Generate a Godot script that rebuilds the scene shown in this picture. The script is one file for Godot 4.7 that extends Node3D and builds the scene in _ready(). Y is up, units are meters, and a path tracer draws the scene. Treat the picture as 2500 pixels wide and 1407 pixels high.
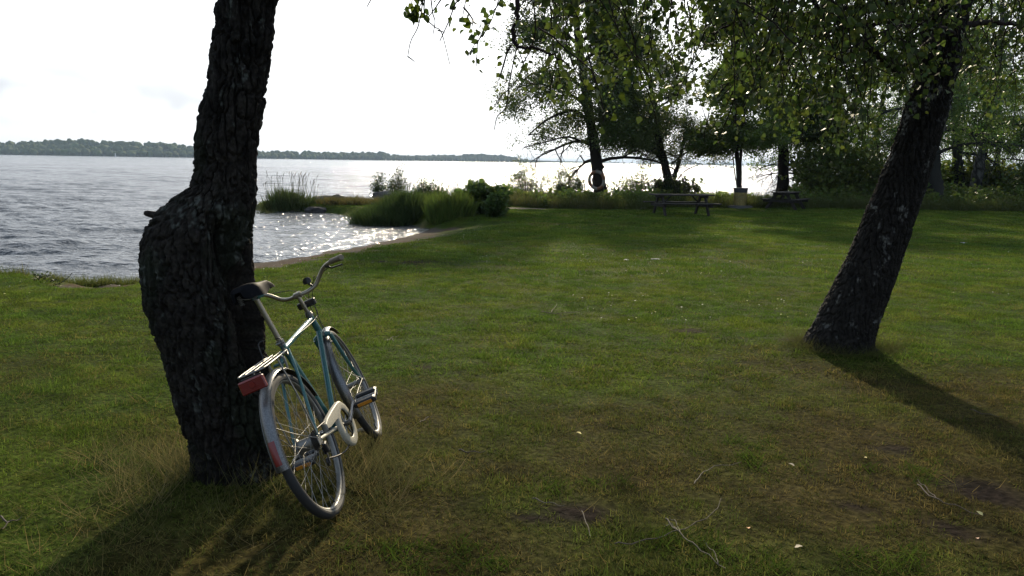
extends Node3D
# Lakeside lawn in late afternoon: old leaning birches, a bicycle against one of them, tables by the shore.
# y is up, the camera looks along -z; "d" below is the distance in front of the camera, d = -z.

const EYE := 1.58
const FPX := 1962.0                    # focal length of the photograph in its own pixels (2500 x 1407)
const PITCH := -8.95
const ROLL := 0.92
const WATER := -0.62
const SLOPE := 0.009
var cam_basis: Basis

class MB:
	var v := PackedVector3Array()
	var n := PackedVector3Array()
	var c := PackedColorArray()
	var ix := PackedInt32Array()
	func tube(pts: Array, rad: Array, sides: int = 8, col: Color = Color.WHITE, caps: bool = true, closed: bool = false) -> void:
		var m := pts.size()
		var a := Vector3.ZERO
		var base := v.size()
		for i in m:
			var t: Vector3
			if closed:
				t = pts[(i + 1) % (m - 1)] - pts[(i - 1 + m - 1) % (m - 1)]
			else:
				t = pts[mini(i + 1, m - 1)] - pts[maxi(i - 1, 0)]
			t = t.normalized()
			if i == 0:
				a = t.cross(Vector3(0.31, 0.2, 0.93) if absf(t.z) < 0.8 else Vector3(0.9, 0.4, 0.1)).normalized()
			else:
				a = (a - t * a.dot(t)).normalized()
			var b := t.cross(a)
			var r: float = rad[mini(i, rad.size() - 1)]
			for k in sides + 1:
				var f := TAU * k / sides
				var d := a * cos(f) + b * sin(f)
				v.append(pts[i] + d * r)
				n.append(d)
				c.append(col)
		for i in m - 1:
			for k in sides:
				var p := base + i * (sides + 1) + k
				var q := p + sides + 1
				ix.append_array(PackedInt32Array([p, q, p + 1, p + 1, q, q + 1]))
		if caps and not closed:
			for e in 2:
				var at: int = 0 if e == 0 else m - 1
				var nn: Vector3 = (pts[0] - pts[1]).normalized() if e == 0 else (pts[m - 1] - pts[m - 2]).normalized()
				var b0 := v.size()
				v.append(pts[at]); n.append(nn); c.append(col)
				for k in sides + 1:
					v.append(v[base + at * (sides + 1) + k]); n.append(nn); c.append(col)
				for k in sides:
					if e == 0:
						ix.append_array(PackedInt32Array([b0, b0 + 1 + k, b0 + 2 + k]))
					else:
						ix.append_array(PackedInt32Array([b0, b0 + 2 + k, b0 + 1 + k]))
	func poly(pts: Array, ref: Vector3, col: Color = Color.WHITE) -> void:
		var mid := Vector3.ZERO
		for p in pts: mid += p
		mid /= pts.size()
		var nn: Vector3 = (pts[1] - pts[0]).cross(pts[2] - pts[0]).normalized()
		var flip := nn.dot(mid - ref) < 0.0
		if flip: nn = -nn
		var b := v.size()
		for p in pts:
			v.append(p); n.append(nn); c.append(col)
		for k in range(1, pts.size() - 1):
			if flip: ix.append_array(PackedInt32Array([b, b + k, b + k + 1]))
			else: ix.append_array(PackedInt32Array([b, b + k + 1, b + k]))
	func box(at: Vector3, size: Vector3, bs: Basis = Basis.IDENTITY, bev: float = 0.004, col: Color = Color.WHITE) -> void:
		var h := size / 2.0
		bev = minf(bev, minf(h.x, minf(h.y, h.z)) * 0.45)
		var P := {}
		for sx in [-1, 1]:
			for sy in [-1, 1]:
				for sz in [-1, 1]:
					for ax in 3:
						var q := Vector3(sx * h.x, sy * h.y, sz * h.z)
						for o in 3:
							if o != ax: q[o] -= signf(q[o]) * bev
						P[[sx, sy, sz, ax]] = at + bs * q
		for ax in 3:
			var u := (ax + 1) % 3
			var w := (ax + 2) % 3
			for s in [-1, 1]:
				var ring := []
				for e in [[-1, -1], [1, -1], [1, 1], [-1, 1]]:
					var k := [0, 0, 0, ax]
					k[ax] = s; k[u] = e[0]; k[w] = e[1]
					ring.append(P[k])
				poly(ring, at, col)
			for su in [-1, 1]:
				for sw in [-1, 1]:
					var k1 := [0, 0, 0, u]; var k2 := [0, 0, 0, w]; var k3 := [0, 0, 0, w]; var k4 := [0, 0, 0, u]
					for k in [k1, k2, k3, k4]:
						k[u] = su; k[w] = sw
					k1[ax] = -1; k2[ax] = -1; k3[ax] = 1; k4[ax] = 1
					poly([P[k1], P[k2], P[k3], P[k4]], at, col)
		for sx in [-1, 1]:
			for sy in [-1, 1]:
				for sz in [-1, 1]:
					poly([P[[sx, sy, sz, 0]], P[[sx, sy, sz, 1]], P[[sx, sy, sz, 2]]], at, col)
	# rows of points, smooth; faces look along (next column - this) x (next row - this) reversed by flip
	func sheet(rows: Array, flip: bool = false, col: Color = Color.WHITE) -> void:
		var m := rows.size()
		var w: int = rows[0].size()
		var b := v.size()
		for i in m:
			for k in w:
				var du: Vector3 = rows[i][mini(k + 1, w - 1)] - rows[i][maxi(k - 1, 0)]
				var dv: Vector3 = rows[mini(i + 1, m - 1)][k] - rows[maxi(i - 1, 0)][k]
				var nn := du.cross(dv).normalized()
				v.append(rows[i][k]); n.append(-nn if flip else nn); c.append(col)
		for i in m - 1:
			for k in w - 1:
				var p := b + i * w + k
				var q := p + w
				if flip: ix.append_array(PackedInt32Array([p, p + 1, q, p + 1, q + 1, q]))
				else: ix.append_array(PackedInt32Array([p, q, p + 1, p + 1, q, q + 1]))
	func mesh(mat: Material) -> ArrayMesh:
		var a := []
		a.resize(Mesh.ARRAY_MAX)
		a[Mesh.ARRAY_VERTEX] = v
		a[Mesh.ARRAY_NORMAL] = n
		a[Mesh.ARRAY_COLOR] = c
		a[Mesh.ARRAY_INDEX] = ix
		var am := ArrayMesh.new()
		am.add_surface_from_arrays(Mesh.PRIMITIVE_TRIANGLES, a)
		am.surface_set_material(0, mat)
		return am

# ---------------------------------------------------------------- small helpers
var taken := {}
func numbered(called: String) -> String:
	taken[called] = taken.get(called, -1) + 1
	return called if taken[called] == 0 else "%s_%03d" % [called, taken[called]]

func thing(called: String, label: String, category: String, at: Vector3 = Vector3.ZERO, group: String = "") -> Node3D:
	var o := Node3D.new()
	o.name = numbered(called)
	add_child(o)
	o.position = at
	tag(o, label, category, group)
	return o

func tag(o: Node, label: String, category: String, group: String = "", kind: String = "") -> void:
	o.set_meta("label", label)
	o.set_meta("category", category)
	if group != "": o.set_meta("group", group)
	if kind != "": o.set_meta("kind", kind)

func part(called: String, mb: MB, mat: Material, parent: Node3D) -> MeshInstance3D:
	return hang(called, mb.mesh(mat), parent)

func hang(called: String, m: Mesh, parent: Node3D) -> MeshInstance3D:
	var o := MeshInstance3D.new()
	o.name = numbered(called) if parent == self else called
	o.mesh = m
	parent.add_child(o, true)
	return o

func many(called: String, m: Mesh, spots: Array, cols: PackedColorArray, parent: Node3D) -> MultiMeshInstance3D:
	var mm := MultiMesh.new()
	mm.transform_format = MultiMesh.TRANSFORM_3D
	mm.use_colors = true
	mm.mesh = m
	mm.instance_count = spots.size()
	var b := PackedFloat32Array()
	b.resize(spots.size() * 16)
	for i in spots.size():
		var t: Transform3D = spots[i]
		var o := i * 16
		b[o] = t.basis.x.x; b[o + 1] = t.basis.y.x; b[o + 2] = t.basis.z.x; b[o + 3] = t.origin.x
		b[o + 4] = t.basis.x.y; b[o + 5] = t.basis.y.y; b[o + 6] = t.basis.z.y; b[o + 7] = t.origin.y
		b[o + 8] = t.basis.x.z; b[o + 9] = t.basis.y.z; b[o + 10] = t.basis.z.z; b[o + 11] = t.origin.z
		var k := cols[i]
		b[o + 12] = k.r; b[o + 13] = k.g; b[o + 14] = k.b; b[o + 15] = 1.0
	mm.buffer = b
	var o2 := MultiMeshInstance3D.new()
	o2.name = numbered(called) if parent == self else called
	o2.multimesh = mm
	o2.set_meta("kind", "stuff")
	parent.add_child(o2, true)
	return o2

func lin(r: float, g: float, b: float) -> Color:
	return Color(r, g, b).linear_to_srgb()

func mat(albedo: Color, rough: float = 0.8, metal: float = 0.0, spec: float = 0.5) -> StandardMaterial3D:
	var m := StandardMaterial3D.new()
	m.albedo_color = albedo
	m.roughness = rough
	m.metallic = metal
	m.metallic_specular = spec
	return m

func vmat(rough: float, spec: float = 0.4, back: float = 0.0) -> StandardMaterial3D:
	var m := mat(Color.WHITE, rough, 0.0, spec)
	m.vertex_color_use_as_albedo = true
	if back > 0.0:
		m.backlight_enabled = true
		m.backlight = Color(back, back, back).linear_to_srgb()
	m.cull_mode = BaseMaterial3D.CULL_DISABLED
	return m

func noise(seed_: int, freq: float, kind: int = FastNoiseLite.TYPE_SIMPLEX_SMOOTH, oct: int = 3) -> FastNoiseLite:
	var f := FastNoiseLite.new()
	f.seed = seed_
	f.frequency = freq
	f.noise_type = kind
	f.fractal_type = FastNoiseLite.FRACTAL_FBM if oct > 1 else FastNoiseLite.FRACTAL_NONE
	f.fractal_octaves = oct
	return f

# grey noise picture around 1, seamless
func grain(seed_: int, freq: float, side: int, lo: float, hi: float, oct: int = 4) -> ImageTexture:
	var f := noise(seed_, freq, FastNoiseLite.TYPE_SIMPLEX_SMOOTH, oct)
	var im := f.get_seamless_image(side, side)
	var data := im.get_data()
	if im.get_format() != Image.FORMAT_L8:
		im.convert(Image.FORMAT_L8); data = im.get_data()
	for i in data.size():
		data[i] = int(255.0 * lerpf(lo, hi, data[i] / 255.0))
	return ImageTexture.create_from_image(Image.create_from_data(side, side, false, Image.FORMAT_L8, data))

func grained(m: StandardMaterial3D, tex: Texture2D, scale: float, bump: float = 0.0) -> StandardMaterial3D:
	m.albedo_texture = tex
	m.uv1_triplanar = true
	m.uv1_world_triplanar = true
	m.uv1_scale = Vector3.ONE * scale
	if bump > 0.0:
		m.heightmap_enabled = true
		m.heightmap_texture = tex
		m.heightmap_scale = bump
	return m

# the point at distance d in front of the camera that lies in the photograph's direction (u, v)
func at(u: float, v: float, d: float) -> Vector3:
	var r: Vector3 = cam_basis * Vector3((u - 1250.0) / FPX, -(v - 703.5) / FPX, -1.0)
	return Vector3(0, EYE, 0) + r * (d / -r.z)

# where that direction meets the lawn
func on_lawn(u: float, v: float) -> Vector3:
	var r: Vector3 = cam_basis * Vector3((u - 1250.0) / FPX, -(v - 703.5) / FPX, -1.0)
	var p := Vector3(0, EYE, 0) + r * (EYE / (SLOPE * r.z - r.y))
	return Vector3(p.x, ground(p.x, -p.z), p.z)

func stand(u: float, d: float) -> Vector3:      # on the ground at distance d, in the photograph's column u
	var p := at(u, 500, d)
	return Vector3(p.x, ground(p.x, d), -d)

# ---------------------------------------------------------------- the lie of the land
var shore := PackedVector2Array([Vector2(-700, -400), Vector2(-700, 30), Vector2(-120, 22), Vector2(-40, 15), Vector2(-20, 12.2), Vector2(-12, 11.4), Vector2(-9, 11.5), Vector2(-7.2, 12.1), Vector2(-6.2, 13.6), Vector2(-5.5, 16.5),
	Vector2(-5.0, 17.8), Vector2(-4.1, 20), Vector2(-3.4, 22.2), Vector2(-2.7, 25.2), Vector2(-3.2, 26.6), Vector2(-4.3, 27.6), Vector2(-5.2, 30.2), Vector2(-7.4, 32.2), Vector2(-9.6, 33.0), Vector2(-11.4, 34.4), Vector2(-11.6, 36.6), Vector2(-9.8, 38.6),
	Vector2(-7, 40), Vector2(-3, 41.4), Vector2(0, 43), Vector2(4, 44), Vector2(9, 45), Vector2(14, 46.5), Vector2(19, 49), Vector2(27, 56), Vector2(50, 74), Vector2(150, 130), Vector2(500, 260), Vector2(700, 300), Vector2(700, -400)])
const GX := -40.0
const GD := -10.0
const GC := 0.25
const GW := 420
const GH := 320
var sdf := PackedFloat32Array()
var n_big: FastNoiseLite
var n_mid: FastNoiseLite
var n_fine: FastNoiseLite

func shore_distance_exact(x: float, d: float) -> float:      # > 0 on land
	var p := Vector2(x, d)
	var best := 1e9
	var m := shore.size()
	for i in m - 1:
		var a := shore[i]
		var ab := shore[i + 1] - a
		var t := clampf((p - a).dot(ab) / ab.length_squared(), 0.0, 1.0)
		best = minf(best, p.distance_squared_to(a + ab * t))
	return sqrt(best) * (1.0 if Geometry2D.is_point_in_polygon(p, shore) else -1.0)

func shore_distance(x: float, d: float) -> float:
	var fx := (x - GX) / GC
	var fd := (d - GD) / GC
	if fx < 0 or fd < 0 or fx >= GW - 1 or fd >= GH - 1:
		return shore_distance_exact(x, d)
	var i := int(fx)
	var k := int(fd)
	var o := k * GW + i
	return lerpf(lerpf(sdf[o], sdf[o + 1], fx - i), lerpf(sdf[o + GW], sdf[o + GW + 1], fx - i), fd - k)

func beachy(x: float, d: float) -> float:
	return smoothstep(-7.2, -5.4, x) * (1.0 - smoothstep(24.5, 26.5, d)) * (1.0 - smoothstep(2.0, 6.0, x))

func ground(x: float, d: float) -> float:
	var s := shore_distance(x, d) + n_mid.get_noise_2d(x * 2.0, d * 2.0) * 0.25
	var lawn := -SLOPE * clampf(d, -20.0, 45.0) + n_big.get_noise_2d(x, d) * 0.05 + n_mid.get_noise_2d(x, d) * 0.012
	var q := Vector2(x + 1.2, d - 3.95).length()
	lawn += 0.03 * exp(-q * q / 0.5) + 0.05 * exp(-pow(Vector2(x - 3.0, d - 7.15).length(), 2.0) / 0.5)
	var w := lerpf(0.9, 3.4, beachy(x, d))
	if s > 0.0:
		return lerpf(WATER - 0.02, lawn, smoothstep(-0.15 * w, w, s))
	return maxf(lerpf(WATER - 0.02, lawn, smoothstep(-0.15 * w, w, 0.0)) + s * 0.22, -3.0)

# ---------------------------------------------------------------- camera, sky, sun
const SUN_AZ := 5.3
const SUN_EL := 25.0

func set_stage() -> void:
	var cam := Camera3D.new()
	cam.name = "camera"
	cam.fov = rad_to_deg(2.0 * atan(703.5 / FPX))
	cam.near = 0.05
	cam.far = 20000.0
	cam.position = Vector3(0, EYE, 0)
	cam.rotation_degrees = Vector3(PITCH, 0, ROLL)
	add_child(cam)
	cam.current = true
	cam_basis = cam.transform.basis

	var az := deg_to_rad(SUN_AZ)
	var el := deg_to_rad(SUN_EL)
	var to_sun := Vector3(sin(az) * cos(el), sin(el), -cos(az) * cos(el))
	var sun := DirectionalLight3D.new()
	sun.name = "sun"
	sun.light_energy = 1.2
	sun.light_color = Color(1.0, 0.93, 0.80)
	sun.light_angular_distance = 1.6
	sun.shadow_enabled = true
	add_child(sun)
	sun.look_at_from_position(Vector3.ZERO, -to_sun, Vector3.UP)

	# hazy summer sky: a white aureole round the sun that fades to a pale blue, thin clouds low down
	var w := 1024
	var h := 512
	var im := Image.create(w, h, false, Image.FORMAT_RGBF)
	var wisps := noise(5, 1.0, FastNoiseLite.TYPE_SIMPLEX_SMOOTH, 5)
	for j in h:
		var up := (0.5 - (j + 0.5) / h) * PI
		var y := sin(up)
		for i in w:
			if y < -0.02:
				im.set_pixel(i, j, Color(0.45, 0.45, 0.43))
				continue
			var a := (i + 0.5) / w * TAU          # column 0 looks along -z
			var dir := Vector3(sin(a) * cos(up), y, -cos(a) * cos(up))
			var ang := acos(clampf(dir.dot(to_sun), -1.0, 1.0))
			var hz := pow(1.0 - clampf(y, 0.0, 1.0), 3.0)
			var c := Vector3(0.16, 0.235, 0.35).lerp(Vector3(0.30, 0.325, 0.35), hz)
			c += Vector3(1.0, 0.97, 0.92) * (1.4 * exp(-ang / 0.50) + 1.2 * exp(-ang / 0.15))
			var t := wisps.get_noise_3d(dir.x * 9.0, y * 42.0, dir.z * 9.0)
			var cl := smoothstep(0.04, 0.34, t) * smoothstep(0.02, 0.05, y) * (1.0 - smoothstep(0.06, 0.12, y))
			c = c.lerp(c * 0.64 + Vector3(0.0, 0.005, 0.015), cl * 0.8)
			var t2 := wisps.get_noise_3d(dir.x * 2.6 + 7.0, y * 8.0, dir.z * 2.6)
			c *= 1.0 + 0.06 * t2
			im.set_pixel(i, j, Color(c.x, c.y, c.z))
	var pano := PanoramaSkyMaterial.new()
	pano.panorama = ImageTexture.create_from_image(im)
	var sky := Sky.new()
	sky.sky_material = pano
	var env := Environment.new()
	env.background_mode = Environment.BG_SKY
	env.sky = sky
	env.background_energy_multiplier = 1.0
	env.tonemap_mode = Environment.TONE_MAPPER_LINEAR
	env.tonemap_exposure = 1.82
	env.sdfgi_enabled = true
	env.ssao_enabled = true
	env.ssil_enabled = true
	env.fog_enabled = true
	env.fog_density = 0.00015
	env.fog_light_color = Color(0.80, 0.90, 1.0)
	var we := WorldEnvironment.new()
	we.name = "environment"
	we.environment = env
	add_child(we)

# ---------------------------------------------------------------- ground
# bare patches and greener tufts that the photograph shows, as (u, v, radius in metres)
var bare := [[2190, 1090, 0.16], [2400, 1205, 0.24], [2470, 1210, 0.14], [2080, 1235, 0.09], [1405, 1250, 0.16], [1470, 1245, 0.08], [1045, 890, 0.14], [1160, 1228, 0.1], [2360, 1300, 0.14], [1690, 808, 0.2], [1010, 642, 0.45], [930, 640, 0.3], [1940, 838, 0.2], [2290, 1275, 0.1], [1300, 1270, 0.09], [2130, 1060, 0.09]]
var bare_at := []

func lawn_dry(x: float, d: float) -> float:
	# dry, worn turf near the two big trees and in front; greener turf farther out
	var k := n_big.get_noise_2d(x * 1.7 + 31.0, d * 1.7) * 0.9 + n_mid.get_noise_2d(x, d * 0.8) * 0.55
	var near := 1.0 - smoothstep(4.5, 9.0, d + absf(x - 1.2) * 0.25)
	var right := smoothstep(0.3, 2.5, x) * (1.0 - smoothstep(5.5, 8.5, d)) * 0.25
	var left := 1.0 - smoothstep(-2.0, -1.0, x) * 1.0
	return clampf(0.08 + 0.62 * near + right + k * 0.62 - 0.22 * left * near, 0.0, 1.0)

func bareness(x: float, d: float) -> float:
	var b := 0.0
	for q in bare_at:
		var e := Vector2((x - q[0]), (d - q[1]))
		var r: float = q[2] * (1.0 + 0.6 * n_fine.get_noise_2d(x * 0.5, d * 0.5))
		b = maxf(b, 1.0 - smoothstep(0.55 * r, r, e.length()))
	return b

func turf(x: float, d: float) -> Vector3:
	var dry := lawn_dry(x, d)
	var c := Vector3(0.085, 0.138, 0.022).lerp(Vector3(0.106, 0.087, 0.029), smoothstep(0.25, 0.95, dry))
	var t := n_mid.get_noise_2d(x * 1.3 + 90.0, d * 1.3)
	c = c.lerp(Vector3(0.132, 0.164, 0.024), clampf(0.4 + 1.5 * t, 0.0, 1.0) * (1.0 - dry))
	return c * (1.0 + 0.55 * n_fine.get_noise_2d(x * 1.1 + 50.0, d * 1.1) + 0.4 * n_fine.get_noise_2d(x * 4.0, d * 4.0))

func build_ground() -> void:
	var xs := PackedFloat32Array()
	var ds := PackedFloat32Array()
	var x := -14.0
	while x < 24.0:
		xs.append(x); x += 0.16
	var st := 0.25
	while x < 700.0:
		xs.append(x); x += st; st *= 1.12
	var lx := PackedFloat32Array()
	x = -14.25; st = 0.25
	while x > -700.0:
		lx.append(x); x -= st; st *= 1.12
	lx.reverse()
	lx.append_array(xs)
	xs = lx
	var d := 0.6
	while d < 48.0:
		ds.append(d); d += 0.11 if d < 9.0 else 0.2
	st = 0.3
	while d < 320.0:
		ds.append(d); d += st; st *= 1.15
	var ld := PackedFloat32Array()
	d = 0.4; st = 0.2
	while d > -400.0:
		ld.append(d); d -= st; st *= 1.2
	ld.reverse()
	ld.append_array(ds)
	ds = ld
	var mb := MB.new()
	var w := xs.size()
	var m := ds.size()
	mb.v.resize(w * m); mb.n.resize(w * m); mb.c.resize(w * m); mb.ix.resize((w - 1) * (m - 1) * 6)
	for j in m:
		for i in w:
			mb.v[j * w + i] = Vector3(xs[i], ground(xs[i], ds[j]), -ds[j])
	for j in m:
		for i in w:
			var o := j * w + i
			var du := mb.v[j * w + mini(i + 1, w - 1)] - mb.v[j * w + maxi(i - 1, 0)]
			var dv := mb.v[mini(j + 1, m - 1) * w + i] - mb.v[maxi(j - 1, 0) * w + i]
			mb.n[o] = du.cross(dv).normalized()
			var p := mb.v[o]
			var c := turf(p.x, -p.z) * 0.6
			var s := shore_distance(p.x, -p.z)
			var bch := beachy(p.x, -p.z)
			var edge := lerpf(0.02, lerpf(2.5, 0.9, smoothstep(17.0, 24.0, -p.z)), bch) + n_fine.get_noise_2d(p.x * 0.35, p.z * 0.35) * 0.9 * lerpf(0.4, 1.0, bch)
			var sand := 1.0 - smoothstep(edge - 0.25, edge + 0.25, s)
			var leafy := smoothstep(-0.05, 0.3, n_fine.get_noise_2d(p.x * 0.8, p.z * 0.8))
			c = c.lerp(Vector3(0.135, 0.112, 0.088).lerp(Vector3(0.105, 0.060, 0.034), leafy * 0.85 * smoothstep(0.3, 0.9, s)), sand)
			# trodden sandy way to the water behind the reeds
			var trod := 1.0 - smoothstep(0.5, 1.1, Vector2((p.x - 0.2) * 0.55, -p.z - 33.0).length())
			c = c.lerp(Vector3(0.24, 0.20, 0.16), trod * 0.9)
			if -p.z > 1.5 and -p.z < 14.0:
				c = c.lerp(Vector3(0.028, 0.022, 0.016), bareness(p.x, -p.z))
			mb.c[o] = Color(c.x, c.y, c.z)
	var k := 0
	for j in m - 1:
		for i in w - 1:
			var p := j * w + i
			var q := p + w
			mb.ix[k] = p; mb.ix[k + 1] = q; mb.ix[k + 2] = p + 1; mb.ix[k + 3] = p + 1; mb.ix[k + 4] = q; mb.ix[k + 5] = q + 1
			k += 6
	var gm := vmat(0.95, 0.1)
	grained(gm, grain(11, 0.035, 512, 0.45, 1.0, 5), 0.9, 1.5)
	var o := part("ground", mb, gm, self)
	tag(o, "gently sloping lawn ground with dry patches and a narrow sandy beach", "ground", "", "structure")

# ---------------------------------------------------------------- lake
func build_water() -> void:
	var rng := RandomNumberGenerator.new()
	rng.seed = 77
	var waves := []
	for i in 22:
		var len_ := 0.42 * pow(1.125, i)                    # 0.55 m to about 11 m
		var ang := rng.randfn(0.12, 0.5)
		var k := Vector2(sin(ang), -cos(ang)) * (TAU / len_)
		waves.append([k.x, k.y, rng.randf() * TAU, len_, 0.0115 * pow(len_, 0.5) * rng.randf_range(0.6, 1.2)])
	var patch := noise(40, 0.03, FastNoiseLite.TYPE_SIMPLEX_SMOOTH, 3)
	var ds := PackedFloat32Array()
	var d := 10.0
	while d < 9000.0:
		ds.append(d)
		d += clampf(0.0046 * d, 0.06, 3000.0) if d < 200.0 else d * 0.12
	var fan := PackedFloat32Array()                         # the sheet widens with distance from its near edge
	for i in 561:
		fan.append((i - 280) / 280.0)
	var mb := MB.new()
	var w := fan.size()
	var m := ds.size()
	mb.v.resize(w * m); mb.n.resize(w * m); mb.c.resize(w * m); mb.ix.resize((w - 1) * (m - 1) * 6)
	for j in m:
		var half := 11.0 + ds[j] * 0.78
		var cell := maxf(2.0 * half / (w - 1), ds[j] * 0.0046)
		var use := []
		for wv in waves:
			var f := smoothstep(1.8, 3.6, wv[3] / cell)
			if f > 0.0: use.append([wv[0], wv[1], wv[2], wv[4] * f])
		for i in w:
			var x := fan[i] * half
			var y := 0.0
			var gx := 0.0
			var gz := 0.0
			var a := 0.85 + 0.6 * patch.get_noise_2d(x, ds[j])
			var s := shore_distance(x, ds[j])
			a *= lerpf(0.35, 1.0, smoothstep(0.0, 9.0, -s))
			for u in use:
				var ph: float = u[0] * x + u[1] * ds[j] + u[2]
				var sn := sin(ph)
				var cs := cos(ph)
				y += u[3] * (sn + 0.3 * cs * cs)
				gx += u[3] * u[0] * (cs - 0.6 * cs * sn)
				gz += u[3] * u[1] * (cs - 0.6 * cs * sn)
			# small swell that breaks along the beach
			if s > -3.0 and s < 0.6:
				var sw := exp(-pow((s + 0.9 + 0.2 * sin(x * 1.3)) / 0.22, 2.0)) * 0.05 + exp(-pow((s + 0.15) / 0.12, 2.0)) * 0.025
				y += sw * beachy(x, ds[j]) / maxf(a, 0.3)
			mb.v[j * w + i] = Vector3(x, WATER + y * a, -ds[j])
	for j in m:
		for i in w:
			var du := mb.v[j * w + mini(i + 1, w - 1)] - mb.v[j * w + maxi(i - 1, 0)]
			var dv := mb.v[mini(j + 1, m - 1) * w + i] - mb.v[maxi(j - 1, 0) * w + i]
			mb.n[j * w + i] = du.cross(dv).normalized()
			mb.c[j * w + i] = Color.WHITE
	var k := 0
	for j in m - 1:
		for i in w - 1:
			var p := j * w + i
			var q := p + w
			mb.ix[k] = p; mb.ix[k + 1] = q; mb.ix[k + 2] = p + 1; mb.ix[k + 3] = p + 1; mb.ix[k + 4] = q; mb.ix[k + 5] = q + 1
			k += 6
	var wm := mat(lin(0.030, 0.034, 0.036), 0.12, 0.0, 0.42)
	var f := noise(9, 0.028, FastNoiseLite.TYPE_SIMPLEX_SMOOTH, 4)
	var im := f.get_seamless_image(512, 512)
	im.bump_map_to_normal_map(7.0)
	wm.normal_enabled = true
	wm.normal_texture = ImageTexture.create_from_image(im)
	wm.normal_scale = 1.3
	wm.uv1_triplanar = true
	wm.uv1_world_triplanar = true
	wm.uv1_scale = Vector3(0.22, 0.22, 0.34)
	var o := part("lake_water", mb, wm, self)
	tag(o, "rippled grey lake water reaching to the wooded far shore", "water", "", "structure")

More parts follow.
